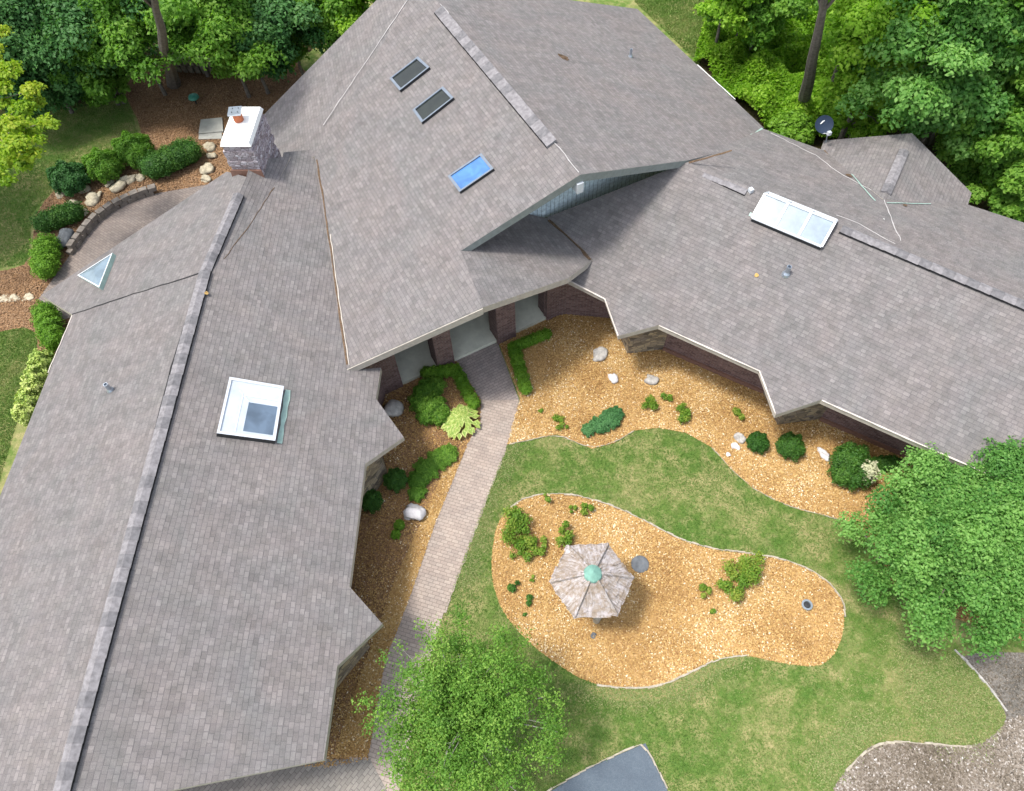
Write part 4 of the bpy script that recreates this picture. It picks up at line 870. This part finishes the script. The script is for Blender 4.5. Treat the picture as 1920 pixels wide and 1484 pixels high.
# ------------------------------------------------------------------ trees
def limbs(b,base,top,r0,targets,bend=.14,seg=8,r1=None):
    base=np.array(base,float);top=np.array(top,float);n=7;pts=[];rad=[]
    off=rng.normal(0,.08,(n,3));off[0]=0;off[:,2]=0
    for i in range(n):
        f=i/(n-1);pts.append(base*(1-f)+top*f+off[i]*bend*3);rad.append(r0*(1-.62*f)*(1.25 if i==0 else 1))
    b.tube(pts,rad,seg)
    for t in targets:
        t=np.array(t,float);f=rng.uniform(.9 if r0>.2 else .35,.99);k=int(f*(n-1));s=pts[k];r=rad[k]*.45
        m1=s*.65+t*.35+np.array([*rng.normal(0,.12,2),.15]);m2=s*.3+t*.7+np.array([*rng.normal(0,.1,2),.1])
        b.tube([s,m1,m2,t],[r,r*.7,r*.42,r*.14],5,cap=False)
def tree(name,label,base,h,cc,cr,m,nleaf,lsize,bark='bark',r0=.16,ncl=26,top=None,group=None,shell=.4,crz=None,clr=.33,cat='tree',nlimb=12,hollow=.5,flat=.6):
    """base (x,y), crown centre cc (x,y,z), radii cr"""
    cr=np.array(cr if hasattr(cr,'__len__') else (cr,cr,cr*.75),float);cl=[]
    for i in range(ncl):
        d=unit(1)[0]
        if d[2]<-.45:d[2]*=-1
        f=rng.uniform(hollow,1.)**.7*rng.uniform(.84,1.02 if name!='forest_tree' else 1.18);q=np.array(cc)+d*cr*f*.86;k=float(np.mean(cr[:2]))*clr*rng.uniform(.65,1.3);cl.append((q[0],q[1],max(q[2],.4),k,k*flat))
    t=empty(name,(base[0],base[1],0),label,cat,group)
    b=MB();limbs(b,(base[0],base[1],-.1),top if top is not None else (cc[0],cc[1],cc[2]+cr[2]*.3),r0,[c[:3] for c in cl[:nlimb]]);b.build('trunk',M[bark],t)
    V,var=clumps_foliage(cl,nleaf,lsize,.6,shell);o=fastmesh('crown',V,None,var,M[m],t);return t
# large dense shrub-tree at the right
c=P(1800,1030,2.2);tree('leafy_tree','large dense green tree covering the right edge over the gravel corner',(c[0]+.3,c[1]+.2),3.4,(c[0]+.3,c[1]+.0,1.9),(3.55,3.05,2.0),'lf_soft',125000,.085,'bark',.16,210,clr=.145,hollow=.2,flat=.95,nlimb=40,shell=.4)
c=P(1850,935,2.4);tree('leafy_tree','green tree against the eave of the right wing beyond the dense one',(c[0]+.3,c[1]),3.2,(c[0]+.3,c[1]+.1,2.2),(2.6,1.5,1.3),'lf_soft',42000,.085,'bark',.12,30,clr=.27,hollow=.3,flat=.8,shell=.33)
# airy tree at the bottom
c=P(862,1335,3.0);tree('airy_tree','airy fine leaved tree over the lower end of the walkway',(c[0]+.1,c[1]+.1),3.6,(c[0]+.1,c[1],2.5),(2.95,2.75,1.4),'lf_locust',56000,.058,'twig',.085,420,clr=.115,hollow=.03,flat=.8,nlimb=120,shell=.85)
# bright yellow green tree leaning in from the left edge
c=P(-30,190,5.6);tb=empty('maple_tree',(c[0]-7,c[1],0),'yellow green maple reaching in at the left picture edge','tree')
cl=[]
for x,y,r in ((15,135,.75),(5,165,.6),(60,170,.6),(45,205,.7),(20,240,.8),(70,195,.5),(55,245,.7),(85,228,.45),(100,235,.35),(30,275,.75),(60,290,.5),(10,300,.8),(45,310,.5),(5,60,.5),(-20,100,.8),(-30,250,1.0),(-40,180,1.),(10,195,.45),(-10,325,.6),(15,340,.4),(75,262,.35)):
    z=5.6+rng.uniform(-.5,.5);q=P(x,y,z);k=r*.66;cl.append((q[0],q[1],q[2],k,k*.5))
b=MB();limbs(b,(c[0]-7,c[1],-.1),(c[0]-6,c[1],7.4),.2,[q[:3] for q in cl[:10]]);b.build('trunk',M['bark'],tb)
V,var=clumps_foliage(cl,9500,.13,.7,.5);fastmesh('crown',V,None,var,M['lf_yellow'],tb)
# tall trees beyond the left picture edge whose shade falls on the side lawn
for x_,y_,l in ((-24.5,21.,'tall broad tree beyond the left picture edge, nearest the stepping stones'),(-24.,28.5,'tall broad tree beyond the left picture edge, beside the side lawn'),(-26.,35.,'tall broad tree beyond the left picture edge, at the start of the woods')):
    tree('shade_tree',l,(x_,y_),9,(x_,y_,8.5),(4.0,3.9,2.6),'lf_mid',16000,.24,'bark',.3,50,clr=.25,hollow=.2,nlimb=10)
# woods on the upper left (dark, shaded)
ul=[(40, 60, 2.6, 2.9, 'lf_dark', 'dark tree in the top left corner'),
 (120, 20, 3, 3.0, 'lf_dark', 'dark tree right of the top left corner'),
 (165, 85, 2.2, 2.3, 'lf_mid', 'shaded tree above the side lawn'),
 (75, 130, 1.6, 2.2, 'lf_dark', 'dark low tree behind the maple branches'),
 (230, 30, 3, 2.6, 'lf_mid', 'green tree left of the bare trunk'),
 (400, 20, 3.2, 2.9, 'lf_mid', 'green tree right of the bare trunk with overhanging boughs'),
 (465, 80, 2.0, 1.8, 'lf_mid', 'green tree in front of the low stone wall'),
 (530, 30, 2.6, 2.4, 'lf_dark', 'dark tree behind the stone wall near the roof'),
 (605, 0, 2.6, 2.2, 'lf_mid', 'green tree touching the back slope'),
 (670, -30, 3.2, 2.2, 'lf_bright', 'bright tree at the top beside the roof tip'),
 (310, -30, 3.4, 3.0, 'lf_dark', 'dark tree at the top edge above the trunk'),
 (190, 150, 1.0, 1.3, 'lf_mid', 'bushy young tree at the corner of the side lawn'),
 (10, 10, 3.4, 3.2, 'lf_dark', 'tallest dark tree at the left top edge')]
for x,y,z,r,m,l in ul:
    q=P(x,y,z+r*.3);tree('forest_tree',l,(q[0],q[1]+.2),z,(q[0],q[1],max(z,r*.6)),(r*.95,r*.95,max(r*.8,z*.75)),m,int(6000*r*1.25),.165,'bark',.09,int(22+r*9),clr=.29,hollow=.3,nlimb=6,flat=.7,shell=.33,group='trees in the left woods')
q0,q1=P(325,157,0),P(285,-20,7.5);tree('tall_tree','tall tree with bare grey trunk beside the low stone wall',(q0[0],q0[1]),8,(q1[0],q1[1],8.6),(2.2,2.2,1.4),'lf_mid',9000,.16,'bark',.27,20,top=tuple(q1),nlimb=10)
# woods on the upper right (sunlit)
ur=[(1672, 60, 4.4, 2.4, 'lf_bright', 'bright tree right of the tall bare trunk'),
 (1628, 150, 2.8, 1.7, 'lf_bright', 'bright lower tree between the two trunks'),
 (1685, 165, 2.8, 1.8, 'lf_bright', 'bright tree above the small back gable'),
 (1745, 70, 4.8, 2.6, 'lf_soft', 'pale green broad maple at the upper right'),
 (1845, 70, 4.8, 2.3, 'lf_soft', 'pale green maple near the right edge'),
 (1790, 170, 3.2, 2.0, 'lf_soft', 'pale green tree below the broad maple'),
 (1895, 185, 3.2, 2.1, 'lf_mid', 'green tree at the right edge below the pale maples'),
 (1865, 262, 1.9, 1.7, 'lf_mid', 'green tree right of the small back gable'),
 (1910, 330, 1.6, 1.5, 'lf_mid', 'green bushy tree above the right wing back eave'),
 (1895, 385, 1.0, 0.9, 'lf_mid', 'low leafy tree touching the right wing back eave'),
 (1700, -20, 5, 2.8, 'lf_bright', 'tree at the top edge between the maples'),
 (1900, -10, 5.5, 2.8, 'lf_mid', 'dark tall tree in the top right corner'),
 (1440, -20, 2.6, 2.2, 'lf_mid', 'green tree left of the tall bare trunk'),
 (1405, -10, 2.0, 1.7, 'lf_mid', 'green tree beside the patch of far lawn'),
 (1650, -60, 5, 2.6, 'lf_mid', 'green tree at the top edge right of the bare trunk'),
 (1620, 215, 1.2, 1.1, 'lf_bright', 'small bright tree beyond the satellite dish'),
 (1485, 240, 0.7, 1.0, 'lf_boxb', 'round bright bush at the foot of the bare trunk'),
 (1825, 285, 1.1, 1.2, 'lf_mid', 'dark bush behind the small back gable'),
 (1370, -30, 3.0, 1.9, 'lf_bright', 'bright tree at the top edge beside far lawn'),
 (1700, 215, 1.0, 1.1, 'lf_mid', 'dark bush right behind the small back gable ridge')]
for x,y,z,r,m,l in ur:
    q=P(x,y,z+r*.3);tree('forest_tree',l,(q[0],q[1]+.2),z,(q[0],q[1],max(z,r*.6)),(r*.95,r*.95,max(r*.8,z*.75)),m,int(6000*r*1.25),.165,'bark',.09,int(22+r*9),clr=.29,hollow=.3,nlimb=6,flat=.7,shell=.33,group='trees in the right woods')
q0,q1=P(1504,212,0),P(1552,-30,7.5);tree('tall_tree','tall tree with leaning bare trunk left of the bright maples',(q0[0],q0[1]),8,(q1[0],q1[1],9.2),(2.,2.,1.2),'lf_mid',6000,.16,'bark',.28,16,top=tuple(q1),nlimb=6)
q0,q1=P(1738,262,0),P(1790,130,5.0);tree('tall_tree','tree with grey trunk rising behind the small back gable',(q0[0],q0[1]),6,(q1[0],q1[1],6.0),(1.7,1.7,1.1),'lf_soft',6000,.15,'bark',.24,14,top=tuple(q1),nlimb=8)
# undergrowth
def undergrowth(name,poly,n,label,m,hmax,size,excl=()):
    q=scatter(poly,n,excl);x,y=q[:,0],q[:,1];k=len(q)
    hf=.5+.5*np.sin(x*1.7+1.3*np.sin(y*1.2))*np.sin(y*1.9+np.sin(x*1.4));hf=hf*.7+.3*(.5+.5*np.sin(x*4.3+y*1.1)*np.sin(y*3.7-x))
    z=hf*hmax*rng.uniform(.55,1.,k)+.03;nr=np.array([0,0,.8])+rng.normal(size=(k,3))*.6;nr/=np.linalg.norm(nr,axis=1)[:,None]
    return tag(fastmesh(name,leaves(np.column_stack([x,y,z]),nr,size,.5),None,np.clip(hf*.7+rng.normal(.1,.2,k),0,1),M[m]),label,'undergrowth',None,'stuff')
undergrowth('undergrowth',[P(x,y,0)[:2] for x,y in [(1325,40),(1330,-40),(1620,-60),(1560,240),(1548,285),(1432,252),(1365,192),(1300,118)]],90000,'sunlit weeds and goldenrod between the far lawn and the tall trunk','lf_bright',1.5,.16)
undergrowth('undergrowth',[P(x,y,0)[:2] for x,y in [(1540,270),(1560,-60),(2600,-80),(2300,480),(1960,452),(1830,402),(1812,350),(1718,258)]],110000,'shaded ground plants beneath the right woods','lf_bright',1.3,.17)
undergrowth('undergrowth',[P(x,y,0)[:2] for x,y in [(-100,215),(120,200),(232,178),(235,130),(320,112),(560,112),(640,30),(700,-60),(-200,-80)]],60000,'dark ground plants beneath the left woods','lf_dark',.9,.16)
# far woods beyond the frame so side views do not end in bare lawn
undergrowth('far_woods',[(-40,38),(45,38),(45,60),(-40,60)],60000,'distant woods behind the house','lf_mid',6.,.45)
